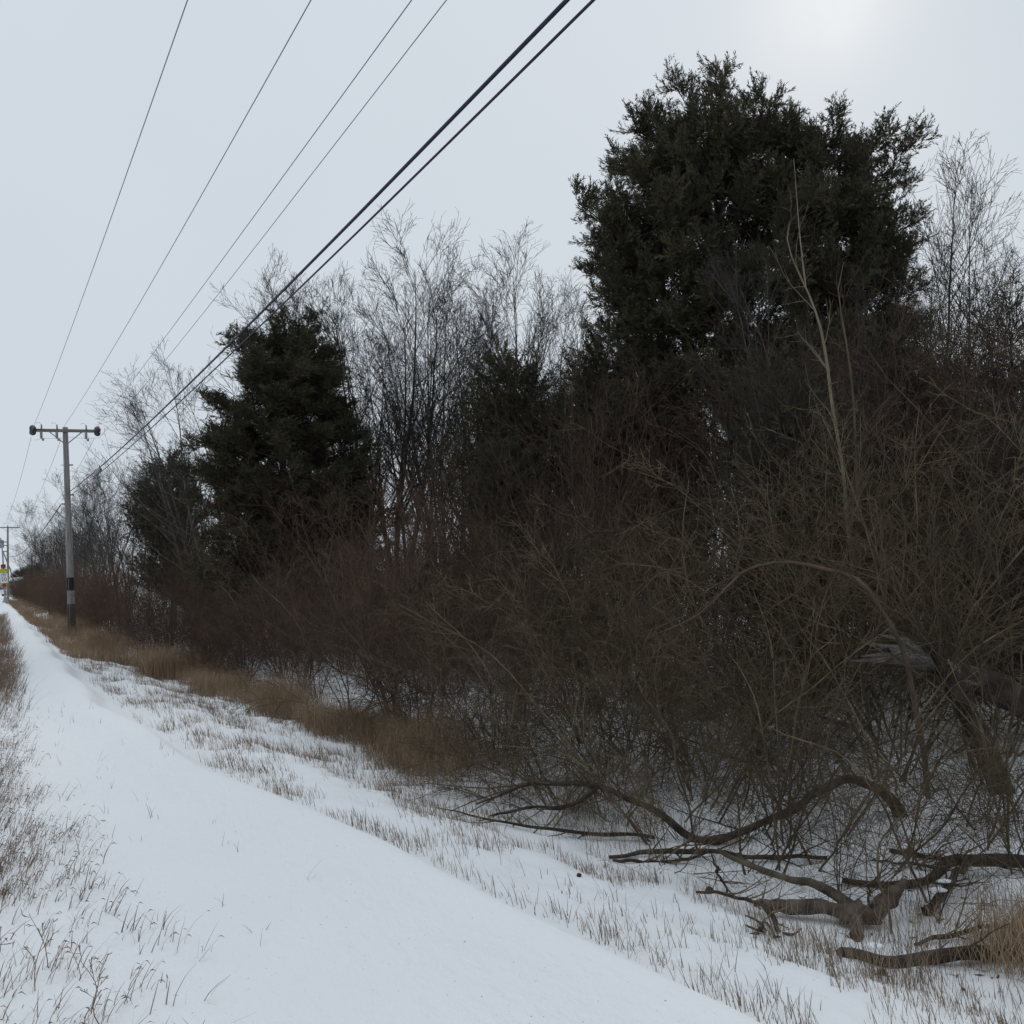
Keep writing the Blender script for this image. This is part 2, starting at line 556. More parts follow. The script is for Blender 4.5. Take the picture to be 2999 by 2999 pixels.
# ------------------------------------------------------------------ shrubs
def shrub(name, seed, H=3.5, stems=9, lean=(.15, .75), droop=.10, n1=9, n2=5, n3=2, bark='bark_olive', twig='twig_olive', r0=.014, l1=(.25, .5), low=.08, wig=.115, tr=.003, ang=(.4, 1.1)):
    rng = np.random.default_rng(seed)
    root = empty(name)
    a = rng.uniform(0, 6.28, stems)
    le = rng.uniform(lean[0], lean[1], stems)
    D = np.stack([np.cos(a) * np.sin(le), np.sin(a) * np.sin(le), np.cos(le)], 1)
    S = np.stack([np.cos(a) * .12, np.sin(a) * .12, np.full(stems, -.15)], 1)
    L = H * rng.uniform(.7, 1.25, stems)
    P = grow(S, D, L, 11, wig, .02, rng, droop)
    RR = taper(r0 * rng.uniform(.6, 1.25, stems), np.full(stems, .004), 11, .9)
    for b in range(stems):
        G = Geo()
        G.tubes(P[b:b + 1], RR[b:b + 1], 5)
        G.obj('stem', M[bark], root)
    tw = Geo()
    S1, D1, rr, t, par = kids(P, RR, n1, low, .97, ang[0], ang[1], rng)
    L1 = L[par] * rng.uniform(l1[0], l1[1], len(t)) * (1.15 - .7 * t)
    P1 = grow(S1, D1, L1, 6, wig * 1.3, .05, rng, droop * 1.2)
    R1 = taper(np.minimum(rr * .6, .009), np.full(len(t), tr), 6)
    tw.tubes(P1, R1, 3)
    S2, D2, rr, t2, par2 = kids(P1, R1, n2, .12, .97, .4, 1.1, rng)
    L2 = L1[par2] * rng.uniform(.25, .6, len(t2))
    P2 = grow(S2, D2, L2, 5, .13, .04, rng, droop)
    R2 = taper(np.minimum(rr * .75, .0045), np.full(len(t2), tr * .8), 5)
    tw.tubes(P2, R2, 3)
    if n3:
        S3, D3, rr, t3, par3 = kids(P2, R2, n3, .2, .95, .5, 1.2, rng)
        L3 = np.clip(L2[par3] * rng.uniform(.25, .6, len(t3)), .05, .3)
        P3 = grow(S3, D3, L3, 3, .15, .03, rng)
        tw.tubes(P3, taper(np.full(len(t3), tr), np.full(len(t3), tr * .65), 3), 3)
    tag(tw.obj('crown', M[twig], root), kind='stuff')
    register(root)
    return root

# ------------------------------------------------------------------ cedars
def cedar(name, seed, H, lobes, limbs, leaders, blen=(.35, .8), nb=7, ns=5, kf=6, bl=(.05, .12), bw=(.006, .012), r0=.16, bare=0, low=.8, clumps=0, cs=(.75, 1.25)):
    """lobes: (x, y, z, rx, ry, rz, weight) crown masses; leaders: paths of the stems"""
    rng = np.random.default_rng(seed)
    root = empty(name)
    G = Geo()
    LP = []
    for ld in leaders:
        ld = np.array(ld, float)
        t = np.linspace(0, 1, len(ld))
        tt = np.linspace(0, 1, 14)
        p = np.stack([np.interp(tt, t, ld[:, k]) for k in range(3)], 1)
        p[1:-1] += rng.normal(0, .05, (12, 3)) * [1, 1, 0]
        rad = np.interp(tt, [0, .08, .5, 1], [r0 * 1.25, r0, r0 * .6, .012])
        G.tubes(p[None], rad[None], 8)
        LP.append((p, rad))
    G.obj('trunk', M['bark_cedar'], root)
    wsum = np.array([l[6] * l[3] * l[5] for l in lobes])
    share = np.floor(np.cumsum(wsum / wsum.sum()) * limbs + 1e-6).astype(int)
    pick = np.searchsorted(share, np.arange(limbs), side='right').clip(0, len(lobes) - 1)
    kth = np.arange(limbs) - np.concatenate([[0], share])[pick]
    cnt_ = np.bincount(pick, minlength=len(lobes))[pick]
    cz = 1 - 2 * (kth + .5) / cnt_                       # directions spread evenly over each mass
    ga = kth * 2.399963 + pick
    d = np.stack([np.sqrt(1 - cz * cz) * np.cos(ga), np.sqrt(1 - cz * cz) * np.sin(ga), cz], 1)
    d = nrm(d + rng.normal(0, .15, (limbs, 3)))
    rad = rng.uniform(.12, 1.0, limbs) ** .5
    lob = np.array(lobes)[pick]
    Tg = lob[:, :3] + d * rad[:, None] * lob[:, 3:6]
    Tg[:, 2] = np.maximum(Tg[:, 2], low)
    P = np.zeros((limbs, 8, 3))
    R0 = np.zeros(limbs)
    for i in range(limbs):
        best = None
        for p, rd in LP:
            hd = np.hypot(p[:, 0] - Tg[i, 0], p[:, 1] - Tg[i, 1])
            cost = np.abs(p[:, 2] - (Tg[i, 2] - .55 * hd)) + .4 * hd
            j = int(np.argmin(cost))
            if best is None or cost[j] < best[0]:
                best = (cost[j], p[j], rd[j])
        s = best[1]
        e = Tg[i]
        L = np.linalg.norm(e - s)
        mid = (s + e) / 2 + np.array([0, 0, -.10 * L]) + rng.normal(0, .06 * L, 3)
        tt = np.linspace(0, 1, 8)[:, None]
        P[i] = s * (1 - tt) ** 2 + 2 * mid * tt * (1 - tt) + e * tt ** 2
        R0[i] = min(best[2] * .6, .012 + .011 * L)
    RR = taper(R0, np.full(limbs, .004), 8)
    big = np.argsort(-R0)[:24]
    for b in big:
        g_ = Geo()
        g_.tubes(P[b:b + 1], RR[b:b + 1], 5)
        g_.obj('branch', M['bark_cedar'], root)
    rest = np.setdiff1d(np.arange(limbs), big)
    g_ = Geo()
    g_.tubes(P[rest], RR[rest], 4)
    S, D, rr, t, par = kids(P, RR, nb, .38, 1.0, .3, 1.1, rng, up=.5)
    L = rng.uniform(blen[0], blen[1], len(t))
    PB = grow(S, D, L, 4, .10, .10, rng)
    RB = taper(np.minimum(rr, .007), np.full(len(t), .003), 4)
    g_.tubes(PB, RB, 3)
    if bare:
        S, D, rr, t, par = kids(P, RR, bare, .1, .95, .5, 1.3, rng)
        LB = rng.uniform(.2, .7, len(t))
        P3 = grow(S, D, LB, 5, .12, -.02, rng)
        g_.tubes(P3, taper(np.full(len(t), .004), np.full(len(t), .002), 5), 3)
    tag(g_.obj('branchlets', M['bark_cedar'], root), kind='stuff')
    if clumps:
        if not CLUMPS:
            CLUMPS.extend(clump_mesh(900 + q) for q in range(6))
        for b in range(limbs):
            d_ = P[b, -1] - P[b, -4]
            hd_ = math.atan2(d_[1], d_[0]) + rng.normal(0, .25)
            o = link('leafy_bough', CLUMPS[int(rng.integers(0, 6))], root)
            sc_ = rng.uniform(*cs)
            o.location = P[b, -2] - .35 * sc_ * np.array([math.cos(hd_), math.sin(hd_), 0])
            o.rotation_euler = (rng.normal(0, .3), -rng.uniform(-.15, .55), hd_)
            o.scale = (sc_, sc_ * rng.choice([-1, 1]), sc_ * rng.uniform(.8, 1.1))
            tag(o, kind='stuff')
        register(root)
        return root
    # foliage: fans of small narrow sprays on the branchlets
    S, D, rr, t, par = kids(PB, RB, ns, .1, 1.0, .2, .9, rng, up=.35)
    k = kf
    base = np.repeat(S, k, 0) + rng.normal(0, .025, (len(S) * k, 3))
    dr = nrm(np.repeat(D, k, 0) + rng.normal(0, .42, (len(S) * k, 3)) + [0, 0, .15])
    ln = rng.uniform(bl[0], bl[1], len(base))[:, None]
    wd = rng.uniform(bw[0], bw[1], len(base))[:, None]
    sd = nrm(np.cross(dr, rng.normal(0, 1, dr.shape)))
    tip = base + dr * ln
    midp = base + dr * ln * .45
    V = np.stack([base, midp + sd * wd, tip, midp - sd * wd], 1).reshape(-1, 3)
    F = np.arange(len(V)).reshape(-1, 4)
    G = Geo()
    G.add(V, [F])
    tag(G.obj('crown', M['foliage'], root, smooth=False), kind='stuff')
    register(root)
    return root

def place(proto, x, y, s=1., rz=0., label=None, group=None, cat=None, first=None, sz=None, tilt=(0, 0), dz=0.):
    used = PLACED.setdefault(proto.name, [])
    o = proto if not used else copy_tree(proto)
    used.append(o)
    o.location = (x, y, float(gz(x, y)) + dz)
    o.rotation_euler = (tilt[0], tilt[1], rz)
    o.scale = (s, s, sz or s)
    return tag(o, label, cat, group)
PLACED = {}

def clump_mesh(seed):
    """one leafy bough end about a metre long: a spine, side twigs, feathery sprays"""
    rng = np.random.default_rng(seed)
    tt = np.linspace(0, 1, 7)
    P = np.stack([tt * .95, .08 * np.sin(tt * 3 + seed), .22 * tt ** 2], 1)[None]
    RR = np.linspace(.012, .004, 7)[None]
    S, D, rr, t, par = kids(P, RR, 24, .05, 1.0, .5, 1.25, rng, up=.5)
    L = rng.uniform(.22, .55, len(t)) * (1.1 - .45 * t)
    PB = grow(S, D, L, 5, .12, .10, rng)
    RB = taper(np.full(len(t), .005), np.full(len(t), .0025), 5)
    S, D, rr, t2, par2 = kids(PB, RB, 10, .1, 1.0, .35, .95, rng, up=.4)
    PS = grow(S, D, rng.uniform(.08, .20, len(t2)), 4, .12, .09, rng)
    RS = taper(np.full(len(t2), .0022), np.full(len(t2), .0012), 4)
    S, D, rr, t3, par3 = kids(PS, RS, 15, .05, 1.0, .25, .75, rng)
    ln = rng.uniform(.035, .085, len(t3))[:, None]
    wd = rng.uniform(.0045, .0085, len(t3))[:, None]
    sd = nrm(np.cross(D, rng.normal(0, 1, D.shape))) * wd
    V = np.stack([S, S + D * ln * .45 + sd, S + D * ln, S + D * ln * .45 - sd], 1).reshape(-1, 3)
    G = Geo()
    G.add(V, [np.arange(len(V)).reshape(-1, 4)])
    nf = len(V) // 4
    G.tubes(P, RR, 4)
    G.tubes(PB, RB, 3)
    me = G.mesh('leafy_bough', [M['foliage'], M['bark_cedar']], smooth=False)
    mi = np.ones(len(me.polygons), np.int32)
    mi[:nf] = 0
    me.polygons.foreach_set('material_index', mi)
    return me
CLUMPS = []

# ---------------- the big two-topped cedar (local axes: along the picture plane and away)
ax, ay = (.871, -.491), (.491, .871)
def loc(a, b, z):
    return (a * ax[0] + b * ay[0], a * ax[1] + b * ay[1], z)
def lobe(a, b, z, ra, rz_, wt=1.):
    return (*loc(a, b, z), ra, ra, rz_, wt)
big = cedar('cedar_tree', 3, 13,
            [lobe(-1.4, 0, 8.9, 1.9, 2.0, 1.0), lobe(-.5, 0, 10.7, 1.55, 1.25, 1.2), lobe(-1.6, 0, 10.4, .95, 1.0, 1.3), lobe(.9, .2, 9.9, 1.4, 1.4, 1.2),
             lobe(2.2, .3, 9.8, 1.35, 1.4, 1.2), lobe(2.8, .2, 8.2, 1.1, 1.5, 1.2), lobe(-2.6, 0, 9.0, .75, .9, 1.3), lobe(-2.1, -.3, 7.3, 1.3, 1.4, 1.2),
             lobe(.5, -.4, 7.6, 2.0, 1.8, 1.0), lobe(2.5, .2, 6.8, 1.2, 1.4, 1.0), lobe(-1.3, 0, 5.5, 1.9, 1.4, 1.0), lobe(1.3, 0, 5.4, 2.1, 1.4, 1.0)],
            300, [[loc(0, 0, -.3), loc(.1, 0, 2.5), loc(-.1, 0, 6), loc(-.5, 0, 9), loc(-.6, 0, 11.2)],
                  [loc(.1, 0, 2), loc(.8, .1, 5), loc(1.9, .2, 8), loc(2.5, .3, 11.2)],
                  [loc(.0, 0, 3.2), loc(-.9, -.1, 5.4), loc(-1.8, -.1, 7.6), loc(-2.2, 0, 10)]], r0=.19, bare=4, clumps=1, cs=(1.05, 1.5))
place(big, 14.9, 15.25, 1, 0, 'largest cedar, broad dark crown with two tops rising highest above the thicket', 'cedars in the wood', 'tree')

cone = cedar('cedar_tree', 7, 9.4,
             [(.1, 0, 8.2, 1.1, 1.1, 1.1, 1.6), (.1, 0, 6.8, 1.75, 1.75, 1.3, 1.3), (-.1, 0, 5.2, 2.3, 2.3, 1.5, 1.2), (.4, .1, 3.6, 2.6, 2.6, 1.5, 1.0), (0, 0, 2.2, 2.4, 2.4, 1.0, .7)],
             285, [[(0, 0, -.3), (.08, 0, 3), (-.05, .05, 6), (0, 0, 9.2)]], r0=.15, bare=4, clumps=1, cs=(.8, 1.2))
rnd = cedar('cedar_tree', 11, 7.5,
            [(.2, 0, 5.8, 1.4, 1.4, 1.4, 1.4), (-.9, 0, 4.6, 1.3, 1.3, 1.3, 1.1), (1.0, .1, 4.2, 1.5, 1.5, 1.4, 1.1), (0, 0, 2.6, 2.0, 2.0, 1.3, .9)],
            450, [[(0, 0, -.3), (.1, 0, 3), (.2, 0, 7.0)], [(0, 0, 1.5), (-.6, 0, 3.5), (-1.0, 0, 5.6)]], r0=.13, bare=3, ns=7)
droopy = cedar('cedar_tree', 15, 6,
               [(0, 0, 4.6, 1.5, 1.5, 1.2, 1), (0, 0, 3.2, 2.1, 2.1, 1.2, 1), (0, 0, 1.9, 2.2, 2.2, .8, 1)],
               200, [[(0, 0, -.3), (.1, 0, 2.5), (0, 0, 4.7)]], r0=.10, bare=10, ns=2, nb=5)
CG = 'cedars in the wood'
place(cone, 7.65, 26.5, 1.2, 0, 'dark cone shaped cedar behind the overhead cables, nearest the roadside', CG, 'tree', sz=1.0)
place(rnd, 7.3, 43.9, 1.08, .6, 'small round-topped dark cedar beside the first utility pole', CG, 'tree')
place(rnd, 12.99, 22.3, 1.08, 2.2, 'ragged mid-sized cedar in front of three upright bare trees', CG, 'tree')
place(rnd, 13.4, 18.4, 1.02, 4.0, 'low dark cedar touching the left foot of the largest cedar', CG, 'tree')
place(rnd, 11.0, 19.8, .7, 1.0, 'short cedar half buried among brown shrubs in the middle of the thicket', CG, 'tree')
place(rnd, 8.4, 47, .62, 3.0, 'smallest cedar, a dark tuft low among far shrubs', CG, 'tree')
place(rnd, 8.9, 31.5, .7, 5.0, 'squat cedar below the right flank of the cone shaped cedar', CG, 'tree')
place(rnd, 16.3, 13.2, .92, 2.0, 'dark cedar crowding the foot of the largest cedar on its right side', CG, 'tree')
place(rnd, 14.2, 13.6, .74, .3, 'low dark cedar directly in front of the largest cedar\'s trunk', CG, 'tree')
place(rnd, 12.6, 16.2, .86, 5.4, 'dark cedar under the left flank of the largest cedar', CG, 'tree')
place(droopy, 9.9, 6.0, .7, 0, 'sparse dark cedar with drooping dead boughs at the right-hand edge', CG, 'tree')
place(droopy, 10.4, 10.0, .95, 1.4, 'sparse half dead cedar behind the pale leaning sapling', CG, 'tree')
place(droopy, 13.2, 12.4, 1.0, 2.4, 'sparse half dead cedar in the gloom under the largest cedar', CG, 'tree')
place(droopy, 14.6, 9.2, 1.1, 3.4, 'sparse half dead cedar standing deep in the wood at the right', CG, 'tree')

# ---------------- bare trees
TG = 'bare trees in the wood'
B = [bare_tree('bare_tree', 101, stems=4, spread=.22, r0=.10, n1=9, n2=6, n3=5),
     bare_tree('bare_tree', 102, stems=1, r0=.11, n1=18, n2=6, n3=5, ang=(.45, .85)),
     bare_tree('bare_tree', 103, stems=2, spread=.14, r0=.09, n1=12, n2=6, n3=5, ang=(.4, .8)),
     bare_tree('bare_tree', 104, stems=1, r0=.10, n1=16, n2=6, n3=5, ang=(.55, 1.1), lean=(.05, .02)),
     bare_tree('bare_tree', 105, stems=3, spread=.17, r0=.085, n1=9, n2=6, n3=5, ang=(.4, .85))]
def bt(k, x, y, top, rz, label, s_xy=None, tilt=(0, 0)):
    h = (top - float(gz(x, y))) / TOP[B[k].name]
    return place(B[k], x, y, s_xy or h, rz, label, TG, 'tree', sz=h, tilt=tilt)
bt(0, 11.75, 29.6, 12.6, .4, 'tallest spreading bare tree with many trunks right of the cone shaped cedar')
bt(3, 9.9, 32.5, 12.6, 2.6, 'bare tree leaning out over the cone shaped cedar toward the wires', tilt=(0, -.1))
bt(3, 7.0, 32.0, 9.6, 0, 'bare tree whose long limbs reach left past the cone shaped cedar', tilt=(0, -.26))
bt(0, 7.4, 36.0, 9.4, 0, 'bare tree leaning left behind the cone shaped cedar', tilt=(0, -.16))
for i, (x, y, tp, k) in enumerate([(12.4, 31.0, 11.6, 0), (11.1, 31.8, 11.8, 4), (13.7, 29.2, 10.9, 4), (14.9, 28.8, 10.6, 0), (12.6, 26.6, 9.6, 4), (11.6, 27.6, 10.4, 0)]):
    bt(k, x, y, tp, 1.1 * i + .3, ('first', 'second', 'third', 'fourth', 'fifth', 'sixth')[i] + ' bare fan shaped tree clustered with the tallest spreading one')
bt(2, 13.0, 27.9, 10.8, 1.2, 'slim forked bare tree just right of the tallest spreading one')
bt(1, 16.2, 31.7, 12.2, 2.0, 'bare tree behind the slim forked one, seen through its twigs')
bt(2, 13.95, 26.1, 11.6, 3.0, 'first of three upright bare trees over the ragged cedar')
bt(1, 17.1, 27.7, 12.6, .5, 'middle one of three upright bare trees over the ragged cedar')
bt(2, 16.8, 25.7, 11.2, 5.2, 'last of three upright bare trees, closest to the largest cedar')
bt(2, 21.8, 16.0, 11.5, .8, 'bare tree rising just right of the largest cedar')
bt(4, 24.6, 16.7, 11.2, 2.2, 'fan shaped bare tree second to the right of the largest cedar')
bt(1, 22.8, 14.4, 9.6, 1.1, 'bare tree third to the right of the largest cedar')
bt(4, 21.0, 12.4, 8.6, 3.3, 'bare tree at the right-hand edge of the photo, above red-brown brush')
bt(0, 6.6, 64.8, 9.2, 1.4, 'dense bare tree directly right of the first utility pole')
bt(1, 6.4, 74.0, 9.6, 3.4, 'bare tree peeping out on the left side of the first utility pole')
bt(4, 7.2, 58.8, 8.4, 5.0, 'bare tree between the first utility pole and the small round-topped cedar')
bt(0, 5.9, 94, 9.2, 2.0, 'far bare tree left of the first utility pole')
bt(4, 6.2, 122, 8.4, .4, 'farther bare tree at the low end of the wood')
bt(0, 6.0, 146, 7.6, 4.4, 'last bare tree at the far end of the wood')
rt = np.random.default_rng(77)
for i in range(70):
    if i < 36:
        y = rt.uniform(45, 145); x = rt.uniform(5.2, 12); top = rt.uniform(5.2, 8.8)
    else:
        y = rt.uniform(6, 60); x = rt.uniform(max(12, y * .28 + 3), 34)
        top = min(rt.uniform(.20, .36) * math.hypot(x, y) * (1 if x > .7 * y else .85) + 1.2, 11)
    bt(int(rt.integers(0, 5)), x, y, top, rt.uniform(0, 6.28), 'slender bare grey tree behind the thicket, ' + ('beyond the nearest utility pole' if y > 60 else 'between the two left cedars' if y > 40 else 'between the cone shaped and the largest cedar' if y > x * 1.1 else 'behind the largest cedar' if y > .72 * x else 'right of the largest cedar'))

# ---------------- shrubs
SG = 'leafless shrubs along the edge of the wood'
OL = [shrub('shrub', 201, 3.6, 9, (.3, 1.1), .15, low=.2, l1=(.3, .58)), shrub('shrub', 202, 3.9, 9, (.2, 1.0), .17, low=.22, l1=(.3, .55)), shrub('shrub', 203, 3.2, 10, (.4, 1.2), .14, low=.18, l1=(.3, .55)),
      shrub('shrub', 204, 4.0, 7, (.15, .6), .09, n1=11, low=.26)]
RD = [shrub('shrub', 211, 2.9, 12, (.1, .6), .05, n1=10, n2=6, n3=2, bark='bark_red', twig='twig_red', r0=.014),
      shrub('shrub', 212, 3.2, 12, (.1, .7), .07, n1=10, n2=6, n3=2, bark='bark_red', twig='twig_red', r0=.014),
      shrub('shrub', 213, 4.3, 8, (.05, .35), .02, n1=13, n2=5, n3=2, bark='bark_red', twig='twig_red', r0=.02, ang=(.35, .8))]
sp = []
rs = np.random.default_rng(31)
def try_place(n, xr, yr, dmin, ok=lambda x, y: True, tries=4000):
    c = 0
    for _ in range(tries):
        if c >= n: break
        x, y = rs.uniform(*xr), rs.uniform(*yr)
        if not ok(x, y): continue
        if any((x - a) ** 2 + (y - b) ** 2 < dmin ** 2 for a, b in sp): continue
        sp.append((x, y)); c += 1
        yield x, y
L_OL = 'olive-brown arching shrub, leafless, in the near tangle at the right'
L_RD = 'red-brown fine-twigged shrub, leafless, in the long thicket behind the dry grass'
L_UP = 'upright red-brown brush, leafless, tall above the olive tangle'
edge = lambda x, y: x > float(grassline(y)) + 1.0
def near_lm(x, y):
    """the landmark a shrub stands by, for its label"""
    q = x - float(grassline(y))
    if y > 100: return 'at the far low end of the wood'
    if y > 60: return 'beyond the nearest utility pole'
    if y > 38: return 'behind the nearest utility pole'
    if y > 30: return 'under the small round-topped cedar'
    if y > 22: return 'at the foot of the cone shaped cedar'
    if y > 16: return 'right of the cone shaped cedar, ' + ('behind the tall grass' if q < 2.6 else 'deeper in the thicket')
    if y > 10.5: return 'at the near end of the tall grass' if q < 2.6 else 'below the low dark cedar' if x < 9.5 else 'before the trunk of the largest cedar' if x < 13 else 'right of the foot of the largest cedar'
    if x < 7.5 and y > 7: return 'behind the tip of the long fallen trunk'
    if y < 4.7 and x < 5.4: return 'around the forked log'
    if y < 5.4 and x < 6.2: return 'above the black crooked log'
    if x > 6.7 and y < 6.3: return 'beside the leaning trunk'
    if x < 5.2: return 'left of the arching fallen trunk'
    if x < 6.6 and y < 6.6: return 'under the bow of the fallen trunk'
    if x < 8.5: return 'behind the root end of the long fallen trunk'
    if 9 < x < 11.6 and y < 10: return 'behind the pale leaning sapling'
    if x > 13 and y < .85 * x: return 'at the right-hand edge, deep in the wood'
    return 'in the gloom under the largest cedar' if y > .95 * x else 'round the leaning trunk at the right'
HT = lambda s_: 'low' if s_ < .82 else ('tall' if s_ > 1.02 else 'middling')
for x, y in try_place(48, (5.5, 12.5), (4.4, 13), .8, lambda x, y: y > .52 * x + 1.0 and (x > 6.3 or y > 7.2) and not (x > .93 * y and math.hypot(x, y) < 9.4)):
    s_ = rs.uniform(.68, 1.0) * (1.08 if x > .95 * y else .86)
    place(OL[int(rs.integers(0, 4))], x, y, s_, rs.uniform(0, 6.28), HT(s_) + ' olive-brown arching shrub, leafless, ' + near_lm(x, y), SG, 'shrub', tilt=tuple(rs.normal(0, .12, 2)))
for x, y in try_place(34, (9.5, 19), (6, 15), 1.0, lambda x, y: y > .5 * x):
    s_ = rs.uniform(.9, 1.2)
    place(RD[2], x, y, s_, rs.uniform(0, 6.28), HT(s_) + ' upright red-brown brush, leafless, ' + near_lm(x, y), SG, 'shrub', tilt=tuple(rs.normal(0, .08, 2)))
for x, y in try_place(90, (4.6, 12.5), (9.5, 36), .85, edge):
    k = RD[int(rs.integers(0, 3))] if rs.random() < .75 else OL[int(rs.integers(0, 4))]
    s_ = rs.uniform(.75, 1.05) * (1 if x > 6.5 else .8)
    place(k, x, y, s_, rs.uniform(0, 6.28), HT(s_) + (' red-brown fine-twigged' if k in RD else ' olive-brown') + ' shrub, leafless, ' + near_lm(x, y), SG, 'shrub', tilt=tuple(rs.normal(0, .1, 2)))
for x, y in try_place(46, (4.0, 9), (34, 135), 1.3, edge):
    s_ = rs.uniform(.85, 1.2)
    place(RD[int(rs.integers(0, 2))], x, y, s_, rs.uniform(0, 6.28), HT(s_) + ' red-brown shrub, leafless, ' + near_lm(x, y), SG, 'shrub')

for x, y in try_place(34, (3.6, 6), (48, 150), 1.0, lambda x, y: .7 < x - float(grassline(y)) < 2.4):
    place(RD[int(rs.integers(0, 2))], x, y, rs.uniform(.6, .95), rs.uniform(0, 6.28), 'red-brown brush leaning over far roadside grass ' + near_lm(x, y), SG, 'shrub')
for x, y in try_place(22, (4.2, 7), (11, 62), .6, lambda x, y: 1.0 < x - float(grassline(y)) < 2.0):
    place(RD[int(rs.integers(0, 2))], x, y, rs.uniform(.42, .62), rs.uniform(0, 6.28), 'knee-high red-brown brush in dry grass ' + near_lm(x, y).split(',')[0], SG, 'shrub', tilt=tuple(rs.normal(0, .1, 2)))
for x, y in try_place(24, (3.9, 7.8), (3.7, 8.2), .55, lambda x, y: y > .5 * x + .9 and x > 4.4 - .12 * (y - 4)):
    place(OL[int(rs.integers(0, 3))], x, y, rs.uniform(.18, .34), rs.uniform(0, 6.28), 'small sprawling shrub among fallen wood, ' + near_lm(x, y), SG, 'shrub', tilt=tuple(rs.normal(0, .3, 2)))

for i, (x, y, s_) in enumerate([(4.9, 8.4, .46), (5.2, 7.5, .5), (4.55, 7.4, .36), (5.6, 6.9, .45), (4.4, 9.1, .4), (5.7, 8.5, .62), (4.9, 9.6, .55)]):
    place(OL[i % 3], x, y, s_, 1.3 * i, ('first', 'second', 'third', 'fourth', 'fifth', 'sixth', 'seventh')[i] + ' arching shrub spilling over the snow at the tip of the fallen trunk', SG, 'shrub', tilt=(.05, -.22))

# ------------------------------------------------------------------ single trunks, saplings and fallen wood
def limb_geo(pts, rads, n=22, k=9, rough=.12, seed=1, cap=True, wob=.0):
    rng = np.random.default_rng(seed)
    pts = np.array(pts, float)
    t = np.concatenate([[0], np.cumsum(np.linalg.norm(np.diff(pts, axis=0), axis=1))])
    t /= t[-1]
    tt = np.linspace(0, 1, n)
    # smooth the polyline (Catmull-Rom through the points)
    P = np.zeros((n, 3))
    pp = np.vstack([2 * pts[0] - pts[1], pts, 2 * pts[-1] - pts[-2]])
    for j, s in enumerate(tt):
        i = min(int(np.searchsorted(t, s, side='right')) - 1, len(pts) - 2)
        q = (s - t[i]) / max(t[i + 1] - t[i], 1e-6)
        a, b, c, d = pp[i], pp[i + 1], pp[i + 2], pp[i + 3]
        P[j] = .5 * (2 * b + (c - a) * q + (2 * a - 5 * b + 4 * c - d) * q * q + (3 * b - a - 3 * c + d) * q ** 3)
    rr = np.interp(tt, t, rads)
    def soft(a):
        for _ in range(2):
            a[1:-1] = .25 * a[:-2] + .5 * a[1:-1] + .25 * a[2:]
        return a
    if wob:
        e_ = rng.normal(0, wob * 2, (n, 3))
        e_[[0, -1]] = 0
        P += soft(e_)
    G = Geo()
    G.tubes(P[None], (rr * (1 + soft(rng.normal(0, rough * .9, n))))[None], k, cap)
    V = G.V[0].reshape(n, k, 3)
    V += (V - P[:, None]) * soft(rng.normal(0, rough * 1.3, (n, k, 1)))
    if cap:                                   # torn, uneven ends
        for q, w_ in ((0, 1), (-1, -2)):
            V[q] += (P[q] - P[w_]) / (np.linalg.norm(P[q] - P[w_]) + 1e-9) * rng.uniform(-.5, 1.6, (k, 1)) * rr[q]
    G.V[0] = V.reshape(-1, 3)
    return G, P, rr
def on(x, y, h=0.):
    return (x, y, float(gz(x, y)) + h)
def twigs_on(P, rr, cnt, L, rng, mat_, parent, name='twig', tmin=.2, up=.3, k=2, kind='stuff', ang=(.5, 1.2)):
    S, D, r_, t, par = kids(P[None], rr[None], cnt, tmin, .98, ang[0], ang[1], rng, up=up)
    LL = rng.uniform(L[0], L[1], len(t))
    P1 = grow(S, D, LL, 7, .1, .03, rng)
    R1 = taper(np.minimum(r_ * .5, .008), np.full(len(t), .002), 7)
    G = Geo()
    G.tubes(P1, R1, 4)
    if k:
        S, D, r_, t, par = kids(P1, R1, k, .2, .95, .5, 1.1, rng)
        P2 = grow(S, D, LL[par] * rng.uniform(.2, .5, len(t)), 4, .12, .02, rng)
        G.tubes(P2, taper(np.minimum(r_ * .8, .004), np.full(len(t), .0015), 4), 3)
    return tag(G.obj(name, mat_, parent), kind=kind)

rg = np.random.default_rng(9)
# the long arched trunk lying along the wood's edge
t_ = empty('fallen_tree', on(6.3, 5.3), 'long fallen trunk arching over the snow and rooted behind the tangle of sticks', 'fallen tree')
def child(t, build, name, material):
    G, P, rr = build
    o = np.array(t.location)
    G.V[0] = G.V[0] - o
    G.obj(name, material, t)
    return P - o, rr
P, rr = child(t_, limb_geo([on(6.42, 5.25, -.1), on(6.32, 5.3, .12), on(6.1, 5.5, .30), on(5.75, 5.55, .24), on(5.35, 5.6, .13), on(4.85, 5.78, .03)], [.062, .043, .036, .034, .031, .027], seed=2, rough=.13, n=34, wob=.008), 'trunk', M['log'])
twigs_on(P, rr, 14, (.4, 1.1), rg, M['twig_olive'], t_)
P, rr = child(t_, limb_geo([on(4.95, 5.75, .05), on(4.78, 5.95, .03), on(4.68, 6.3, .20), on(4.50, 6.7, .34), on(4.2, 7.1, .36), on(3.98, 7.5, .22), on(3.80, 7.75, .06)], [.03, .029, .026, .022, .018, .013, .006], seed=3, rough=.12, n=34, wob=.008), 'branch', M['log'])
twigs_on(P, rr, 20, (.4, 1.2), rg, M['twig_olive'], t_)
P, rr = child(t_, limb_geo([on(4.45, 6.75, .34), on(4.2, 6.8, .22), on(3.9, 7.0, .16), on(3.62, 7.15, .04)], [.02, .017, .014, .006], seed=4, rough=.12, wob=.006), 'branch', M['log'])
twigs_on(P, rr, 6, (.3, .8), rg, M['twig_olive'], t_)

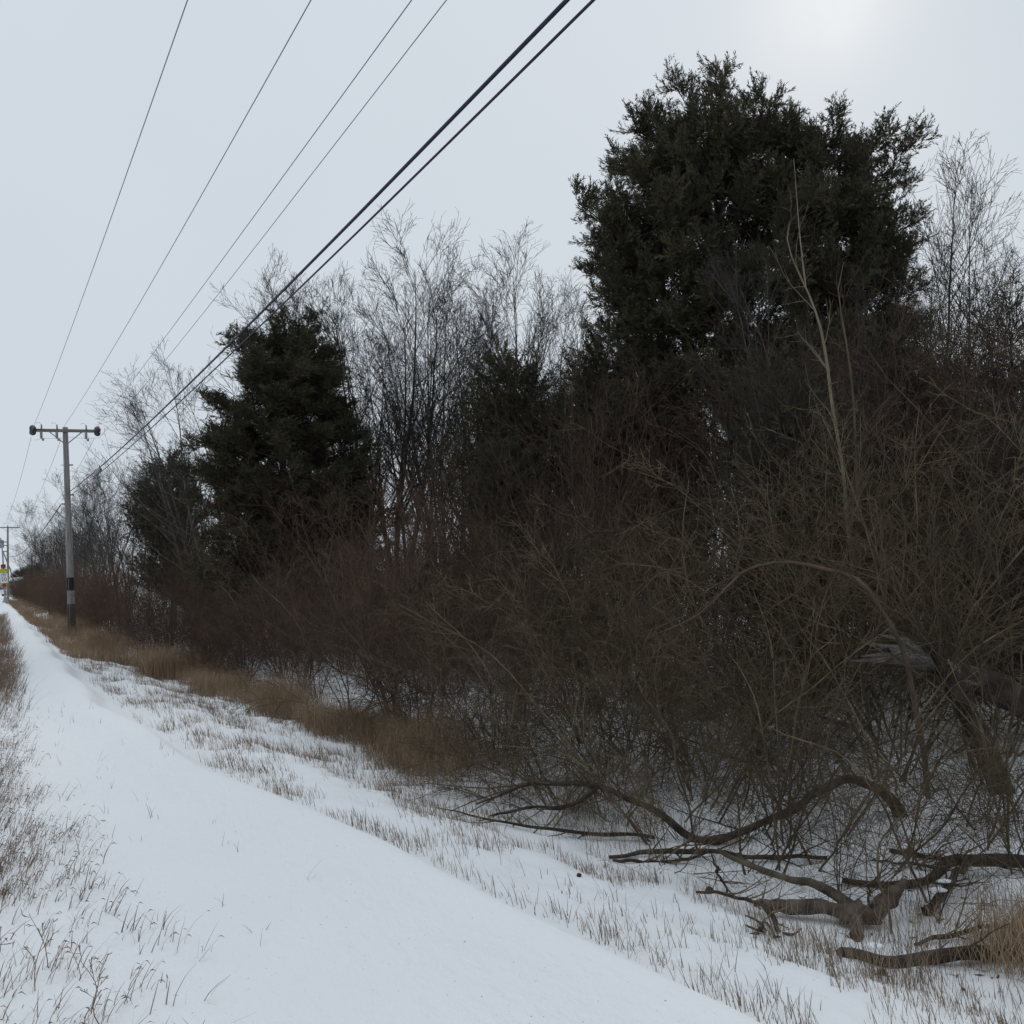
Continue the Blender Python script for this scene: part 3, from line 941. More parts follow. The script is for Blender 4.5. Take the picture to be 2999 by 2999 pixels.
def fallen(name, label, cat, pts, rads, mat_='log', tw=0, seed=5, group=None, n=18, L=(.2, .5), rough=.12):
    pts = [(a, b, c - .012) for a, b, c in pts]
    t = empty(name, pts[0], label, cat, group)
    P, rr = child(t, limb_geo(pts, np.array(rads) * .68, n=n + 10, seed=seed, rough=rough * 1.3, wob=.006), 'trunk' if 'log' in name else 'branch', M[mat_])
    twigs_on(P, rr, 10, (.08, .4), rg, M['twig_olive'], t, k=2)
    if tw:
        twigs_on(P, rr, tw, L, rg, M['twig_olive'], t)
    return t
# forked log
t_ = empty('forked_log', on(4.35, 4.2), 'forked grey-brown log with broken prongs propped on the snow', 'log')
child(t_, limb_geo([on(4.08, 4.5, .07), on(4.22, 4.42, .06), on(4.36, 4.22, .07), on(4.50, 4.08, .08), on(4.52, 4.02, .08)], [.024, .038, .045, .054, .04], seed=6, rough=.2, n=26, wob=.008), 'trunk', M['grey_log'])
child(t_, limb_geo([on(4.46, 4.08, .08), on(4.62, 4.06, .10), on(4.80, 4.05, .16), on(4.88, 4.06, .22)], [.055, .052, .048, .015], seed=7, rough=.25, wob=.006), 'prong', M['grey_log'])
child(t_, limb_geo([on(4.46, 4.08, .07), on(4.38, 4.0, .05), on(4.28, 3.92, -.03)], [.05, .04, .026], n=12, seed=8, rough=.16), 'prong', M['grey_log'])
P, rr = child(t_, limb_geo([on(4.5, 4.1, .10), on(4.42, 4.35, .18), on(4.33, 4.68, .20), on(4.24, 5.0, .26)], [.036, .026, .02, .014], seed=9, rough=.12, wob=.006), 'branch', M['grey_log'])
fallen('log', 'long damp log lying level at the bottom right corner, grass at its far end', 'log', [on(3.96, 3.74, .03), on(4.15, 3.56, .05), on(4.42, 3.43, .06), on(4.82, 3.22, .08), on(5.3, 3.0, .1)], [.042, .05, .052, .05, .045], seed=10)
fallen('log', 'black crooked log on open snow among thin upright stems', 'log', [on(4.98, 4.62, .04), on(5.15, 4.42, .03), on(5.34, 4.25, .06), on(5.55, 4.2, .13), on(5.9, 3.98, .08), on(6.4, 3.7, .06)], [.025, .035, .042, .055, .06, .055], seed=11)
fallen('log', 'short blunt log end with a little snow on top, poking from brush', 'log', [on(4.98, 3.98, .04), on(5.12, 4.0, .07), on(5.32, 4.05, .12), on(5.6, 4.1, .13)], [.045, .042, .036, .03], seed=12)
fallen('stick', 'straight bare stick lying on shaded snow by itself', 'stick', [on(5.66, 4.80, .03), on(5.72, 4.56, .03), on(5.79, 4.33, .02)], [.022, .025, .02], seed=13, rough=.06)
fallen('stick', 'thinner stick lying parallel below the straight bare stick', 'stick', [on(5.42, 4.78, .02), on(5.5, 4.55, .03), on(5.56, 4.3, .05)], [.008, .012, .016], seed=14, rough=.06)
fallen('stick', 'curved bare branch hooked into the snow left of the forked log', 'stick', [on(3.78, 4.70, .06), on(3.88, 4.58, .09), on(3.97, 4.42, .11), on(3.95, 4.25, .07), on(3.88, 4.12, -.02)], [.010, .014, .018, .021, .024], seed=15, rough=.08)
fallen('stick', 'pair-like long fallen limb lying flat below the arching trunk', 'stick', [on(4.02, 5.98, .03), on(4.25, 5.82, .05), on(4.5, 5.6, .07), on(4.8, 5.32, .06), on(5.2, 5.0, .04)], [.016, .024, .028, .026, .02], seed=16, tw=5, rough=.08)
fallen('stick', 'shorter flat limb tucked under the long fallen limb', 'stick', [on(3.98, 5.88, .02), on(4.15, 5.72, .02), on(4.35, 5.55, .05), on(4.55, 5.48, .09)], [.016, .02, .017, .01], seed=17, rough=.08)
fallen('stick', 'low crooked limb on the snow left of the fallen trunk', 'stick', [on(4.55, 6.15, .06), on(4.3, 6.4, .05), on(3.95, 6.55, .06), on(3.6, 7.0, .05), on(3.3, 7.5, .03)], [.02, .024, .02, .014, .006], seed=18, tw=5, rough=.08)
fallen('stick', 'reddish limb half sunk in snow above the corner log', 'stick', [on(4.52, 3.72, .02), on(4.72, 3.66, .05), on(4.95, 3.56, .05), on(5.2, 3.35, .07)], [.014, .02, .019, .015], seed=19, tw=3, rough=.08)
fallen('stick', 'dead limb standing at a slant in the stubble below the long limb', 'stick', [on(4.25, 5.1, .22), on(4.22, 5.0, .1), on(4.22, 4.92, -.02)], [.012, .013, .012], seed=20, rough=.08)
# snow lying on log ends
for (x, y, h, s) in [(4.08, 3.62, .095, .035), (5.12, 4.01, .105, .035), (5.22, 4.03, .125, .03)]:
    G = Geo()
    G.lathe((0, 0, 0), [(.3 * s, -.2 * s), (s, 0), (.9 * s, .22 * s), (.45 * s, .45 * s), (.05 * s, .5 * s)], 9)
    G.V[0] *= [1.7, 1, 1]
    o = G.obj('snow_patch', M['snowcap'])
    o.location = on(x, y, h)
    o.rotation_euler = (0, 0, -.8)
    tag(o, kind='stuff')
# debris of small sticks
t_ = empty('twig_debris', on(3.83, 4.12), 'small heap of broken black twigs on open snow', 'twigs')
for i in range(8):
    a = rg.uniform(0, 6.28)
    q = rg.normal(0, .05, 2)
    p0 = np.array(on(3.83 + q[0], 4.12 + q[1], .012))
    p1 = p0 + [math.cos(a) * .1, math.sin(a) * .1, rg.uniform(-.005, .05)]
    child(t_, limb_geo([p0, (p0 + p1) / 2 + rg.normal(0, .01, 3), p1], [.007, .008, .004], n=6, k=5, seed=30 + i), 'twig', M['log'])
# walnuts
for i, (x, y, s, lb) in enumerate([(4.1, 4.97, .026, 'dark walnut husk lying on snow below the fallen limbs'), (4.0, 3.51, .024, 'dark walnut husk alone on snow below the corner log'),
                                   (3.80, 4.18, .018, 'small dark husk at the foot of the curved bare branch'), (3.15, 5.05, .016, 'tiny dark husk among the stubble')]):
    G = Geo()
    a = np.linspace(-1.5, 1.5, 8)
    G.lathe((0, 0, 0), np.stack([np.cos(a) * s, np.sin(a) * s * .9], 1), 10)
    G.V[0] *= (1 + np.random.default_rng(i).normal(0, .06, (len(G.V[0]), 1)))
    o = G.obj('walnut', M['fruit'])
    o.location = on(x, y, s * .5)
    tag(o, lb, 'walnut', 'fallen walnuts')

# leaning trunk at the right and the broken snag above it
t_ = empty('leaning_trunk', on(7.62, 5.24), 'thick leaning dark trunk rooted in snow at the right-hand edge', 'tree')
P, rr = child(t_, limb_geo([on(7.66, 5.22, -.15), on(7.6, 5.26, .1), on(7.5, 5.36, .55), on(7.42, 5.5, .95), on(7.36, 5.72, 1.4), on(7.3, 6.1, 2.1)], [.15, .105, .09, .065, .035, .010], n=26, seed=40, rough=.13, k=11), 'trunk', M['log'])
twigs_on(P, rr, 22, (.6, 1.6), rg, M['twig_olive'], t_, name='crown', tmin=.3, k=5)
t_ = empty('broken_trunk', on(8.3, 5.1), 'broken trunk with grey splintered end jutting left through the brush', 'dead tree')
base = [8.35, 5.1]
P, rr = child(t_, limb_geo([on(8.42, 5.0, -.1), (8.3, 5.12, -.35), (8.08, 5.28, -.05), (7.72, 5.48, .18), (7.55, 5.58, .27)], [.16, .15, .13, .11, .10], n=22, seed=41, rough=.22, k=11), 'trunk', M['log'])
child(t_, limb_geo([(7.68, 5.505, .2), (7.4, 5.66, .36), (7.1, 5.82, .48)], [.10, .088, .05], n=14, seed=42, rough=.2, k=11), 'split_end', M['weathered'])
o0 = np.array(t_.location)
for i, (a, b, ra) in enumerate([((7.36, 5.69, .33), (6.77, 6.01, .42), .05), ((7.36, 5.69, .40), (6.90, 5.92, .56), .045), ((7.3, 5.70, .47), (7.0, 5.88, .64), .032),
                                ((7.35, 5.70, .46), (7.12, 5.80, .62), .03), ((7.3, 5.7, .38), (6.84, 5.96, .46), .034), ((7.34, 5.66, .36), (7.0, 5.82, .44), .03),
                                ((7.3, 5.74, .44), (6.96, 5.95, .50), .024), ((7.2, 5.76, .50), (7.05, 5.85, .70), .014), ((7.2, 5.74, .36), (6.92, 5.90, .39), .016), ((7.15, 5.79, .46), (6.88, 5.97, .58), .012)]):
    a, b = np.array(a), np.array(b)
    mid = (a + b) / 2 + [0, 0, .03]
    G, P, rr = limb_geo([a, mid, b], [ra, ra * .75, .006], n=9, k=6, seed=50 + i, rough=.18)
    G.V[0] = G.V[0] - o0
    G.obj('splinter', M['weathered'], t_)
# pale sapling in front of the big cedar
t_ = empty('sapling', on(8.95, 7.72), 'tall pale sapling leaning left in front of the largest cedar', 'tree')
P, rr = child(t_, limb_geo([on(8.95, 7.74, -.1), (8.83, 7.7, .9), (8.75, 7.67, 2.21), (8.64, 7.67, 3.57), (8.56, 7.69, 4.13), (8.32, 7.79, 4.89), (8.3, 7.75, 5.2)], [.026, .023, .019, .015, .012, .007, .003], n=28, seed=60, rough=.08, wob=.012, k=7), 'trunk', M['bark_pale'])
twigs_on(P, rr, 16, (.3, .9), rg, M['bark_pale'], t_, name='crown', tmin=.35, k=3, ang=(.35, .8))
child(t_, limb_geo([(8.46, 7.73, 4.45), (8.42, 7.72, 5.0), (8.40, 7.7, 5.93)], [.010, .007, .003], n=9, k=5, seed=61, rough=.04), 'branch', M['bark_pale'])
t_ = empty('sapling', on(9.1, 7.9), 'thin grey sapling standing right beside the pale leaning one', 'tree')
P, rr = child(t_, limb_geo([on(9.1, 7.9, -.1), (9.0, 7.72, 1.6), (8.95, 7.6, 3.2), (8.80, 7.56, 4.4), (8.86, 7.5, 4.7)], [.024, .02, .014, .007, .003], n=18, seed=62, rough=.05, k=6), 'trunk', M['bark_olive'])
twigs_on(P, rr, 12, (.3, .8), rg, M['twig_olive'], t_, name='crown', tmin=.35, k=3, ang=(.35, .8))
# the arched limb crossing the tangle
t_ = empty('arching_limb', on(6.9, 5.5), 'bent olive limb arching through the near tangle like a bow', 'branch')
P, rr = child(t_, limb_geo([on(6.95, 5.45, -.1), (6.8, 5.45, .45), (6.5, 5.56, 1.08), (6.11, 5.76, 1.31), (5.71, 5.98, 1.32), (5.47, 6.13, 1.17), (5.2, 6.28, .95), (4.9, 6.5, .8)], [.024, .022, .019, .016, .013, .010, .007, .003], n=30, seed=63, wob=.012, rough=.1, k=7), 'branch', M['bark_red'])
twigs_on(P, rr, 14, (.3, .9), rg, M['twig_olive'], t_, tmin=.4, k=4)
# thin whips standing in the snow in front of the shrubs
rw = np.random.default_rng(64)
for i in range(74):
    x, y = rw.uniform(4.5, 7.2), rw.uniform(3.9, 8.5)
    if y < .5 * x + .8: continue
    t_ = empty('whip_stem', on(x, y), 'single thin leafless whip rising from snow ' + ('beside the leaning trunk' if x > 6.3 else 'around the forked log' if y < 5.4 else 'behind the long fallen trunk' if x > 5.4 else 'at the tip of the long fallen trunk'), 'shrub', 'thin whips in the snow')
    h = rw.uniform(.5, 2.0)
    a = rw.uniform(0, 6.28)
    l = rw.uniform(.2, 1.5) * h
    p0 = np.array(on(x, y, -.05))
    p2 = p0 + [math.cos(a) * l, math.sin(a) * l, h]
    p1 = (p0 + p2) / 2 + [rw.normal(0, .08), rw.normal(0, .08), rw.uniform(.1, .32) * h]
    P, rr = child(t_, limb_geo([p0, p1, p2], [.009, .006, .0025], n=16, seed=70 + i, k=5, rough=.06, wob=.012), 'stem', M['bark_olive'])
    twigs_on(P, rr, 11, (.2, .7), rw, M['twig_olive'], t_, tmin=.2, k=3)

# ------------------------------------------------------------------ grass (nobody could count it)
def blades(name, x, y, h, w, lean, mat_, bend=.4, seg=3, heads=0, label=None, dirx=None, sink=.01, rng=RNG):
    n = len(x)
    z = gz(x, y)
    a = rng.uniform(0, 6.28, n)
    d = np.stack([np.cos(a), np.sin(a), np.zeros(n)], 1) * np.abs(rng.normal(0, lean, n))[:, None]
    if dirx is not None:
        d += np.array(dirx)[None] * rng.uniform(.3, 1.2, (n, 1))
    up = np.array([0, 0, 1.])
    base = np.stack([x, y, z - sink], 1)
    b = rng.uniform(0, bend, n)[:, None]
    s = np.linspace(0, 1, seg + 1)
    P = np.stack([base + h[:, None] * (up * (q - .35 * b * q * q * 1.2) + d * q + nrm(d) * b * q * q) for q in s], 1)
    view = np.stack([np.cos(a + 1.57), np.sin(a + 1.57), np.zeros(n)], 1)
    wd = (w[:, None] * np.array([1, .9, .7, .25])[None, :seg + 1] if seg == 3 else w[:, None] * np.linspace(1, .3, seg + 1)[None])
    A = P + view[:, None] * wd[..., None]
    C = P - view[:, None] * wd[..., None]
    V = np.stack([A, C], 2).reshape(-1, 3)
    k = 2 * (seg + 1)
    o = (np.arange(n) * k)[:, None, None]
    i = np.arange(seg)[None, :, None] * 2
    F = (o + i + np.array([0, 1, 3, 2])[None, None]).reshape(-1, 4)
    G = Geo()
    G.add(V, [F])
    if heads:
        m_ = rng.random(n) < heads
        T = P[m_, -1]
        dd = nrm(P[m_, -1] - P[m_, -2])
        q = len(T)
        hl = rng.uniform(.02, .045, q)[:, None]
        dn = nrm(dd + np.array([.25, -.1, -.45]))
        for s_ in range(2):
            sd = nrm(np.cross(dn, rng.normal(0, 1, (q, 3)))) * rng.uniform(.0015, .0035, (q, 1))
            VV = np.stack([T, T + dn * hl * .5 + sd, T + nrm(dn + [0, 0, -.5]) * hl, T + dn * hl * .5 - sd], 1).reshape(-1, 3)
            G.add(VV, [np.arange(4 * q).reshape(-1, 4)])
    return tag(G.obj(name, mat_, smooth=False), label, kind='stuff')

def scatter(n, xf, yr, dens=None, power=1.0, rng=RNG):
    y = yr[0] + (yr[1] - yr[0]) * rng.random(n) ** power
    lo, hi = xf(y)
    x = lo + (hi - lo) * rng.random(n)
    if dens is not None:
        k = rng.random(n) < dens(x, y)
        x, y = x[k], y[k]
    return x, y
def tufts(x, y, per, spread, rng=RNG):
    c = rng.integers(per[0], per[1], len(x))
    X_, Y_ = np.repeat(x, c), np.repeat(y, c)
    return X_ + rng.normal(0, spread, len(X_)), Y_ + rng.normal(0, spread, len(X_))

# weeds on the left bank
def dl(x, y):
    e = .74 - .24 * np.clip((y - 3) / 6, 0, 1)
    return np.clip((e - x) / .55, 0, 1) ** 1.5 * np.clip(fbm(x * 2.2, y * 1.6, 3) * 2.6 + .55, .12, 1)
x, y = scatter(30000, lambda y: (-1.6 + 0 * y, .8 + 0 * y), (2.3, 21), lambda x, y: dl(x, y) * (1 - sstep(14, 21, y) * .8), 1.15)
x, y = tufts(x, y, (1, 6), .022)
h = RNG.uniform(.025, .13, len(x))
blades('weed_grass', x, y, h, RNG.uniform(.0010, .0023, len(x)), .28, M['grass_dark'], .5, heads=.22, label='dark dry seed-headed grass on the snowy left bank', dirx=(.28, -.12, 0))
x, y = scatter(20000, lambda y: (-1.3 + 0 * y, .72 + .012 * (y - 14)), (13, 60), lambda x, y: sstep(12, 20, y) * np.clip((.6 + .012 * (y - 14) - x) / .35, 0, 1) * np.clip(fbm(x * 1.5, y * .8, 3) * 3 + .62, .1, 1), 1.5)
x, y = tufts(x, y, (2, 5), .04)
blades('weed_grass', x, y, RNG.uniform(.10, .34, len(x)), RNG.uniform(.002, .0045, len(x)), .2, M['grass_dark'], .5, seg=2, label='dense dry grass along the far left bank', dirx=(.22, -.1, 0))
# a few bold bent tufts close to the camera
x, y = scatter(100, lambda y: (-.35 + 0 * y, .95 - .05 * y), (2.6, 7), None, 1)
x, y = tufts(x, y, (2, 6), .02)
blades('bent_grass', x, y, RNG.uniform(.06, .17, len(x)), RNG.uniform(.0014, .0028, len(x)), .25, M['grass_dark'], .7, heads=.4, label='bent brown grass tufts on the near snow', dirx=(.3, -.15, 0))
# sparse straws on the path
x, y = scatter(150, lambda y: (.5 + 0 * y, 1.5 + 0 * y), (2.6, 14), lambda x, y: .9 - .5 * x, 1)
x, y = tufts(x, y, (1, 4), .02)
blades('straw', x, y, RNG.uniform(.04, .12, len(x)), RNG.uniform(.001, .002, len(x)), .5, M['grass_dark'], .6, label='scattered straws poking through the snowy path')
rk = np.random.default_rng(88)
for i in range(16):
    y = rk.uniform(3.0, 9); x = rk.uniform(-.3, .42) - .02 * y
    h = rk.uniform(.14, .32)
    t_ = empty('weed_stalk', on(x, y), 'thin dark branched weed stalk standing in snow on the left bank', 'weed', 'weed stalks on the left bank')
    p0 = np.array(on(x, y, -.02))
    P, rr = child(t_, limb_geo([p0, p0 + [rk.normal(0, .02), rk.normal(0, .02), h * .5], p0 + [rk.normal(.03, .05), rk.normal(0, .05), h]], [.0022, .0016, .0008], n=8, k=4, seed=120 + i, rough=.05), 'stem', M['grass_dark'])
    twigs_on(P, rr, 5, (.03, .10), rk, M['grass_dark'], t_, tmin=.3, k=2)
# stubble on the ditch slope
def ds(x, y):
    a = sstep(.28, .6, x - crest(y)) * (1 - .35 * sstep(0, .8, x - grassline(y)))
    return a * np.clip(fbm(x * 2.3, y * 1.5, 3) * 3.0 + .36, .05, 1)
x, y = scatter(5200, lambda y: (crest(y) + .2, np.minimum(grassline(y) + .5, 4.3)), (1.8, 9), ds, 1)
x, y = tufts(x, y, (1, 6), .035)
blades('stubble', x, y, RNG.uniform(.03, .13, len(x)), RNG.uniform(.0011, .0025, len(x)), .32, M['grass_tan'], .2, label='pale stubble standing on the snowy ditch slope', dirx=(-.12, .02, 0))
x, y = scatter(7000, lambda y: (crest(y) + .3, grassline(y) + .2), (9, 30), ds, 1.2)
x, y = tufts(x, y, (2, 7), .035)
blades('stubble', x, y, RNG.uniform(.04, .15, len(x)), RNG.uniform(.0017, .0034, len(x)), .32, M['grass_tan'], .25, seg=2, label='tan stubble and dead grass along the farther ditch slope', dirx=(-.12, .02, 0))
x, y = scatter(5200, lambda y: (crest(y) + .5, grassline(y) + .2), (26, 120), lambda x, y: np.clip(fbm(x * .9, y * .35, 3) * 3 + .62, .05, 1), 1.4)
x, y = tufts(x, y, (3, 7), .09)
blades('stubble', x, y, RNG.uniform(.10, .30, len(x)), RNG.uniform(.004, .009, len(x)), .25, M['grass_brown'], .3, seg=2, label='patchy brown grass on the verge beyond')
# tall brown grass at the foot of the thicket
def dt(x, y):
    e = grassline(y) + .9 * fbm(y * .8, x * 0 + 3, 3)
    return sstep(-.05, .30, x - e) * (1 - .8 * sstep(.7, 1.5, (x - e) / (1 + np.clip(y - 35, 0, 60) * .025))) * np.clip((y - 8.0) / 1.2, 0, 1) * np.clip(fbm(x * 1.1, y * .7, 3) * 3.2 + .62, .06, 1)
def th(x, y):
    return np.clip(.85 + 1.6 * fbm(x * .8 + 40, y * .5, 3), .4, 1.25)
x, y = scatter(12000, lambda y: (grassline(y) - .2, grassline(y) + 1.7), (8.0, 24), dt, 1.0)
x, y = tufts(x, y, (2, 6), .04)
blades('tall_grass', x, y, th(x, y) * RNG.uniform(.2, .64, len(x)), RNG.uniform(.0014, .0034, len(x)), .26, M['grass_brown'], .45, label='tall brown dry grass along the foot of the thicket')
x, y = scatter(16000, lambda y: (grassline(y) - .1, grassline(y) + 1.8 + np.clip(y - 35, 0, 60) * .03), (22, 120), dt, 1.5)
x, y = tufts(x, y, (2, 6), .06)
blades('tall_grass', x, y, th(x, y) * RNG.uniform(.25, .72, len(x)), RNG.uniform(.003, .007, len(x)), .16, M['grass_brown'], .45, seg=2, label='brown dry grass round the first utility pole and beyond')
# thin grass among the fallen wood
x, y = scatter(900, lambda y: (3.6 + 0 * y, 5.4 + 0 * y), (3.2, 8.6), lambda x, y: np.clip(fbm(x * 1.1, y * 1.1, 3) * 4 + .05, 0, 1), 1)
x, y = tufts(x, y, (3, 9), .04)
blades('thin_grass', x, y, RNG.uniform(.10, .34, len(x)), RNG.uniform(.0011, .0022, len(x)), .3, M['grass_tan'], .5, label='thin pale grass tangled among fallen sticks')
x, y = scatter(260, lambda y: (4.45 + 0 * y, 5.6 + 0 * y), (2.75, 3.5), lambda x, y: x * 0 + .9, 1)
x, y = tufts(x, y, (6, 14), .05)
blades('thin_grass', x, y, RNG.uniform(.12, .36, len(x)), RNG.uniform(.0012, .0026, len(x)), .4, M['grass_brown'], .6, label='brown grass clump crowding the corner log')
# litter of leaf scraps and short twigs on the woodland snow
x, y = scatter(9000, lambda y: (4.0 + 0 * y, 13 + 0 * y), (3, 20), lambda x, y: np.clip(.25 + (x - 4) * .25, 0, 1) * np.clip(fbm(x, y, 2) * 2 + .6, .1, 1), 1.2)
n = len(x)
a = RNG.uniform(0, 6.28, n)
L = RNG.uniform(.006, .05, n)
W = RNG.uniform(.002, .009, n)
e1 = np.stack([np.cos(a), np.sin(a), RNG.normal(0, .25, n)], 1) * L[:, None]
e2 = np.stack([-np.sin(a), np.cos(a), RNG.normal(0, .35, n)], 1) * W[:, None]
c = np.stack([x, y, gz(x, y) + .006], 1)
G = Geo()
G.add(np.stack([c - e1, c + e2, c + e1, c - e2], 1).reshape(-1, 3), [np.arange(4 * n).reshape(-1, 4)])
tag(G.obj('leaf_litter', M['litter'], smooth=False), 'dark leaf scraps and bits of twig on the shaded snow', kind='stuff')

# ------------------------------------------------------------------ utility poles and wires
def utility_pole(x, y, H, tilt_x, label, arm_z=-.17, base_stain=True, detail=True):
    z0 = float(gz(x, y))
    t = empty('utility_pole', (x, y, z0), label, 'utility pole', 'utility poles along the road')
    t.rotation_euler = (0, tilt_x, 0)
    rt, rb = .105, .155
    rad = lambda z: rb + (rt - rb) * z / H
    G = Geo()
    k = 16
    zz = np.linspace(-.6, H, 24)
    G.tubes(np.stack([0 * zz, 0 * zz, zz], 1)[None], np.array([rad(max(q, 0)) for q in zz])[None], k, True)
    me = G.mesh('shaft', [M['pole'], M['pole_base']])
    sh = link('shaft', me, t)
    if base_stain:
        G = Geo()
        G.lathe((0, 0, 0), [(rad(q) + .006, q) for q in (-.3, .2, .7, 1.2, 1.38)], 16)
        G.obj('stained_butt', M['pole_base'], t)
        G = Geo()
        G.lathe((0, 0, 0), [(rad(q) + .007, q) for q in (1.95, 2.0, 2.45, 2.5)], 16)
        G.obj('black_band', M['band'], t)
    G = Geo()
    zz = np.linspace(.1, H - 1.0, 12)
    G.tubes(np.stack([-np.array([rad(q) + .008 for q in zz]) * .5, -np.array([rad(q) + .008 for q in zz]) * .86, zz], 1)[None], np.full((1, 12), .006), 5)
    G.obj('ground_wire', M['wire'], t)
    for q in (H - .1, H - .32, H - .72):
        G = Geo()
        G.lathe((0, -rad(q) - .12, q), [(.02, -.01), (.02, .015), (.008, .02), (.008, .05)], 6, axis=1)
        G.obj('bolt', M['steel'], t)
    az_ = H + arm_z
    yb = -rt - .055
    G = Geo()
    G.box((0, yb, az_), (2.74, .095, .125))
    arm = G.obj('crossarm', M['arm'], t, smooth=False)
    for s in (-1, 1):
        G = Geo()
        G.tubes(np.array([[s * .62, yb - .01, az_ - .06], [s * .06, yb + .02, az_ - .55]])[None], np.array([[.022, .022]]), 6, True)
        G.obj('brace', M['steel'], t)
    if detail:
        bell = [(.01, 0), (.045, .015), (.05, .05), (.125, .07), (.135, .10), (.06, .125), (.045, .16), (.11, .175), (.118, .20), (.03, .235), (.01, .24)]
        for s, yy, ax_ in ((-1.24, -1, 1), (1.22, -1, 1), (-1.24, 1, 1), (1.22, 1, 1)):
            G = Geo()
            pr = [(a_, b_ * .9) for a_, b_ in bell]
            G.lathe((0, 0, 0), pr, 14, axis=1)
            o = G.obj('insulator', M['ceramic'], t)
            o.location = (s, yb + (.06 if yy > 0 else -.06), az_ + (.03 if yy < 0 else -.12))
            o.rotation_euler = (.35 if yy < 0 else 2.9, 0, .12 * s)
            if yy < 0:
                o.rotation_euler = (.25, 0, math.pi + .12 * s)
        for s in (-.92, -.33, .80):
            G = Geo()
            G.lathe((s - .02, yb - .10, az_ - .36), [(.02, 0), (.05, .01), (.055, .26), (.035, .30), (.02, .31)], 10)
            G.lathe((s, yb - .07, az_ + .05), [(.02, 0), (.035, .01), (.03, .16), (.015, .2)], 8)
            G.box((s + .04, yb - .12, az_ - .40), (.09, .07, .10))
            G.tubes(np.array([[s, yb - .08, az_ + .22], [s - .07, yb - .09, az_ + .30], [s - .17, yb - .05, az_ + .33], [s - .2, yb, az_ + .27]])[None], np.full((1, 4), .007), 5, True)
            G.obj('fuse_cutout', M['greybox'], t)
        G = Geo()
        p = np.array([[-1.2, yb, az_ - .42], [-.9, yb - .1, az_ - .36], [-.3, yb - .1, az_ - .34], [.1, yb - .1, az_ - .30], [.8, yb - .1, az_ - .33], [1.25, yb, az_ - .30], [1.5, yb, az_ - .1], [1.52, yb - .2, az_ + .1]])
        G.tubes(p[None], np.full((1, len(p)), .006), 5)
        G.obj('jumper_wire', M['wire'], t)
        for zc, s in ((H - 1.62, 1), (H - 2.9, 1), (H - 3.28, -1)):
            G = Geo()
            G.box((s * .17, -.02, zc), (.17, .05, .05))
            G.tubes(np.array([[-.22, 0, zc], [.22, 0, zc]])[None], np.full((1, 2), .012), 6, True)
            G.obj('bracket', M['metal_dark'], t)
    else:
        for s in (-1.1, 0, 1.1):
            G = Geo()
            G.lathe((s, yb if s else 0, az_ + (.06 if s else .17)), [(.015, 0), (.015, .08), (.05, .09), (.055, .14), (.03, .19), (.01, .2)], 8)
            G.obj('insulator', M['ceramic'], t)
    return t
p1 = utility_pole(3.25, 44.2, 8.9, .012, 'nearest weathered wooden utility pole with one crossarm and a black band')
p2 = utility_pole(2.85, 136, 9.3, .035, 'far utility pole with a crossarm and grey transformer behind the speed sign', base_stain=False, detail=False)
# transformer, brackets and push brace on the far pole
G = Geo()
G.lathe((-.78, 0, 7.05), [(.02, -.52), (.33, -.5), (.35, -.4), (.35, .38), (.37, .4), (.37, .45), (.1, .52), (.02, .53)], 16)
tr = G.obj('transformer', M['greybox'], p2)
G = Geo()
G.lathe((-.78, 0, 7.58), [(.05, 0), (.08, .03), (.05, .08), (.08, .14), (.05, .2), (.02, .3)], 10)
G.obj('bushing', M['ceramic'], tr)
for zc in (7.3, 6.85, 6.1):
    G = Geo()
    G.box((-.32, 0, zc), (.62, .1, .1))
    G.obj('bracket', M['metal_dark'], p2)
G = Geo()
G.tubes(np.array([[-.55, .1, 6.1], [.2, .25, 4.0], [1.35, .5, -.2]])[None], np.full((1, 3), .075), 8, True)
G.obj('push_brace', M['pole'], p2)
# third pole, far off
t_ = empty('utility_pole', on(14.1, 336), 'thin distant utility pole at the skyline beyond the end of the wood', 'utility pole', 'utility poles along the road')
G = Geo(); zz = np.linspace(-.5, 10.2, 8)
G.tubes(np.stack([0 * zz, 0 * zz, zz], 1)[None], np.linspace(.2, .14, 8)[None], 8, True)
G.obj('shaft', M['pole_base'], t_)
G = Geo(); G.box((-.5, 0, 9.95), (1.8, .12, .14)); G.obj('crossarm', M['arm'], t_, smooth=False)

def wire(pts, rad, label, name='power_line', mat_='wire', cat='power line', n=90, k=5, group=None):
    """pts: (x, y, z); z by a parabola through three points in y, x linear"""
    pts = np.array(pts, float)
    yy = np.linspace(pts[0, 1], pts[-1, 1], n)
    c = np.polyfit(pts[:, 1], pts[:, 2], min(2, len(pts) - 1))
    xx = np.interp(yy, *(pts[np.argsort(pts[:, 1])][:, [1, 0]].T))
    P = np.stack([xx, yy, np.polyval(c, yy)], 1)
    G = Geo()
    G.tubes((P - P[0])[None], np.full((1, n), rad), k, True)
    o = G.obj(name, M[mat_], smooth=True)
    o.location = P[0]
    return tag(o, label, cat, group or 'overhead lines')
wire([(2.07, 44.0, 7.98), (2.06, 12.5, 7.45), (2.05, -36, 8.6)], .0068, 'leftmost thin wire rising steeply from the nearest pole\'s crossarm')
wire([(3.30, 44.1, 8.17), (3.3, 12, 7.62), (3.3, -36, 8.9)], .0068, 'second thin wire from the left, leaving the nearest pole\'s top')
wire([(4.47, 44.0, 7.98), (4.42, 13.5, 7.80), (4.4, -36, 8.4)], .0068, 'third thin wire from the left, off the right end of the crossarm')
wire([(4.75, 44.0, 7.8), (4.52, 13.0, 7.37), (4.5, 8.9, 7.50), (4.5, -36, 8.8)], .0060, 'thinnest wire, running just under the third thin wire')
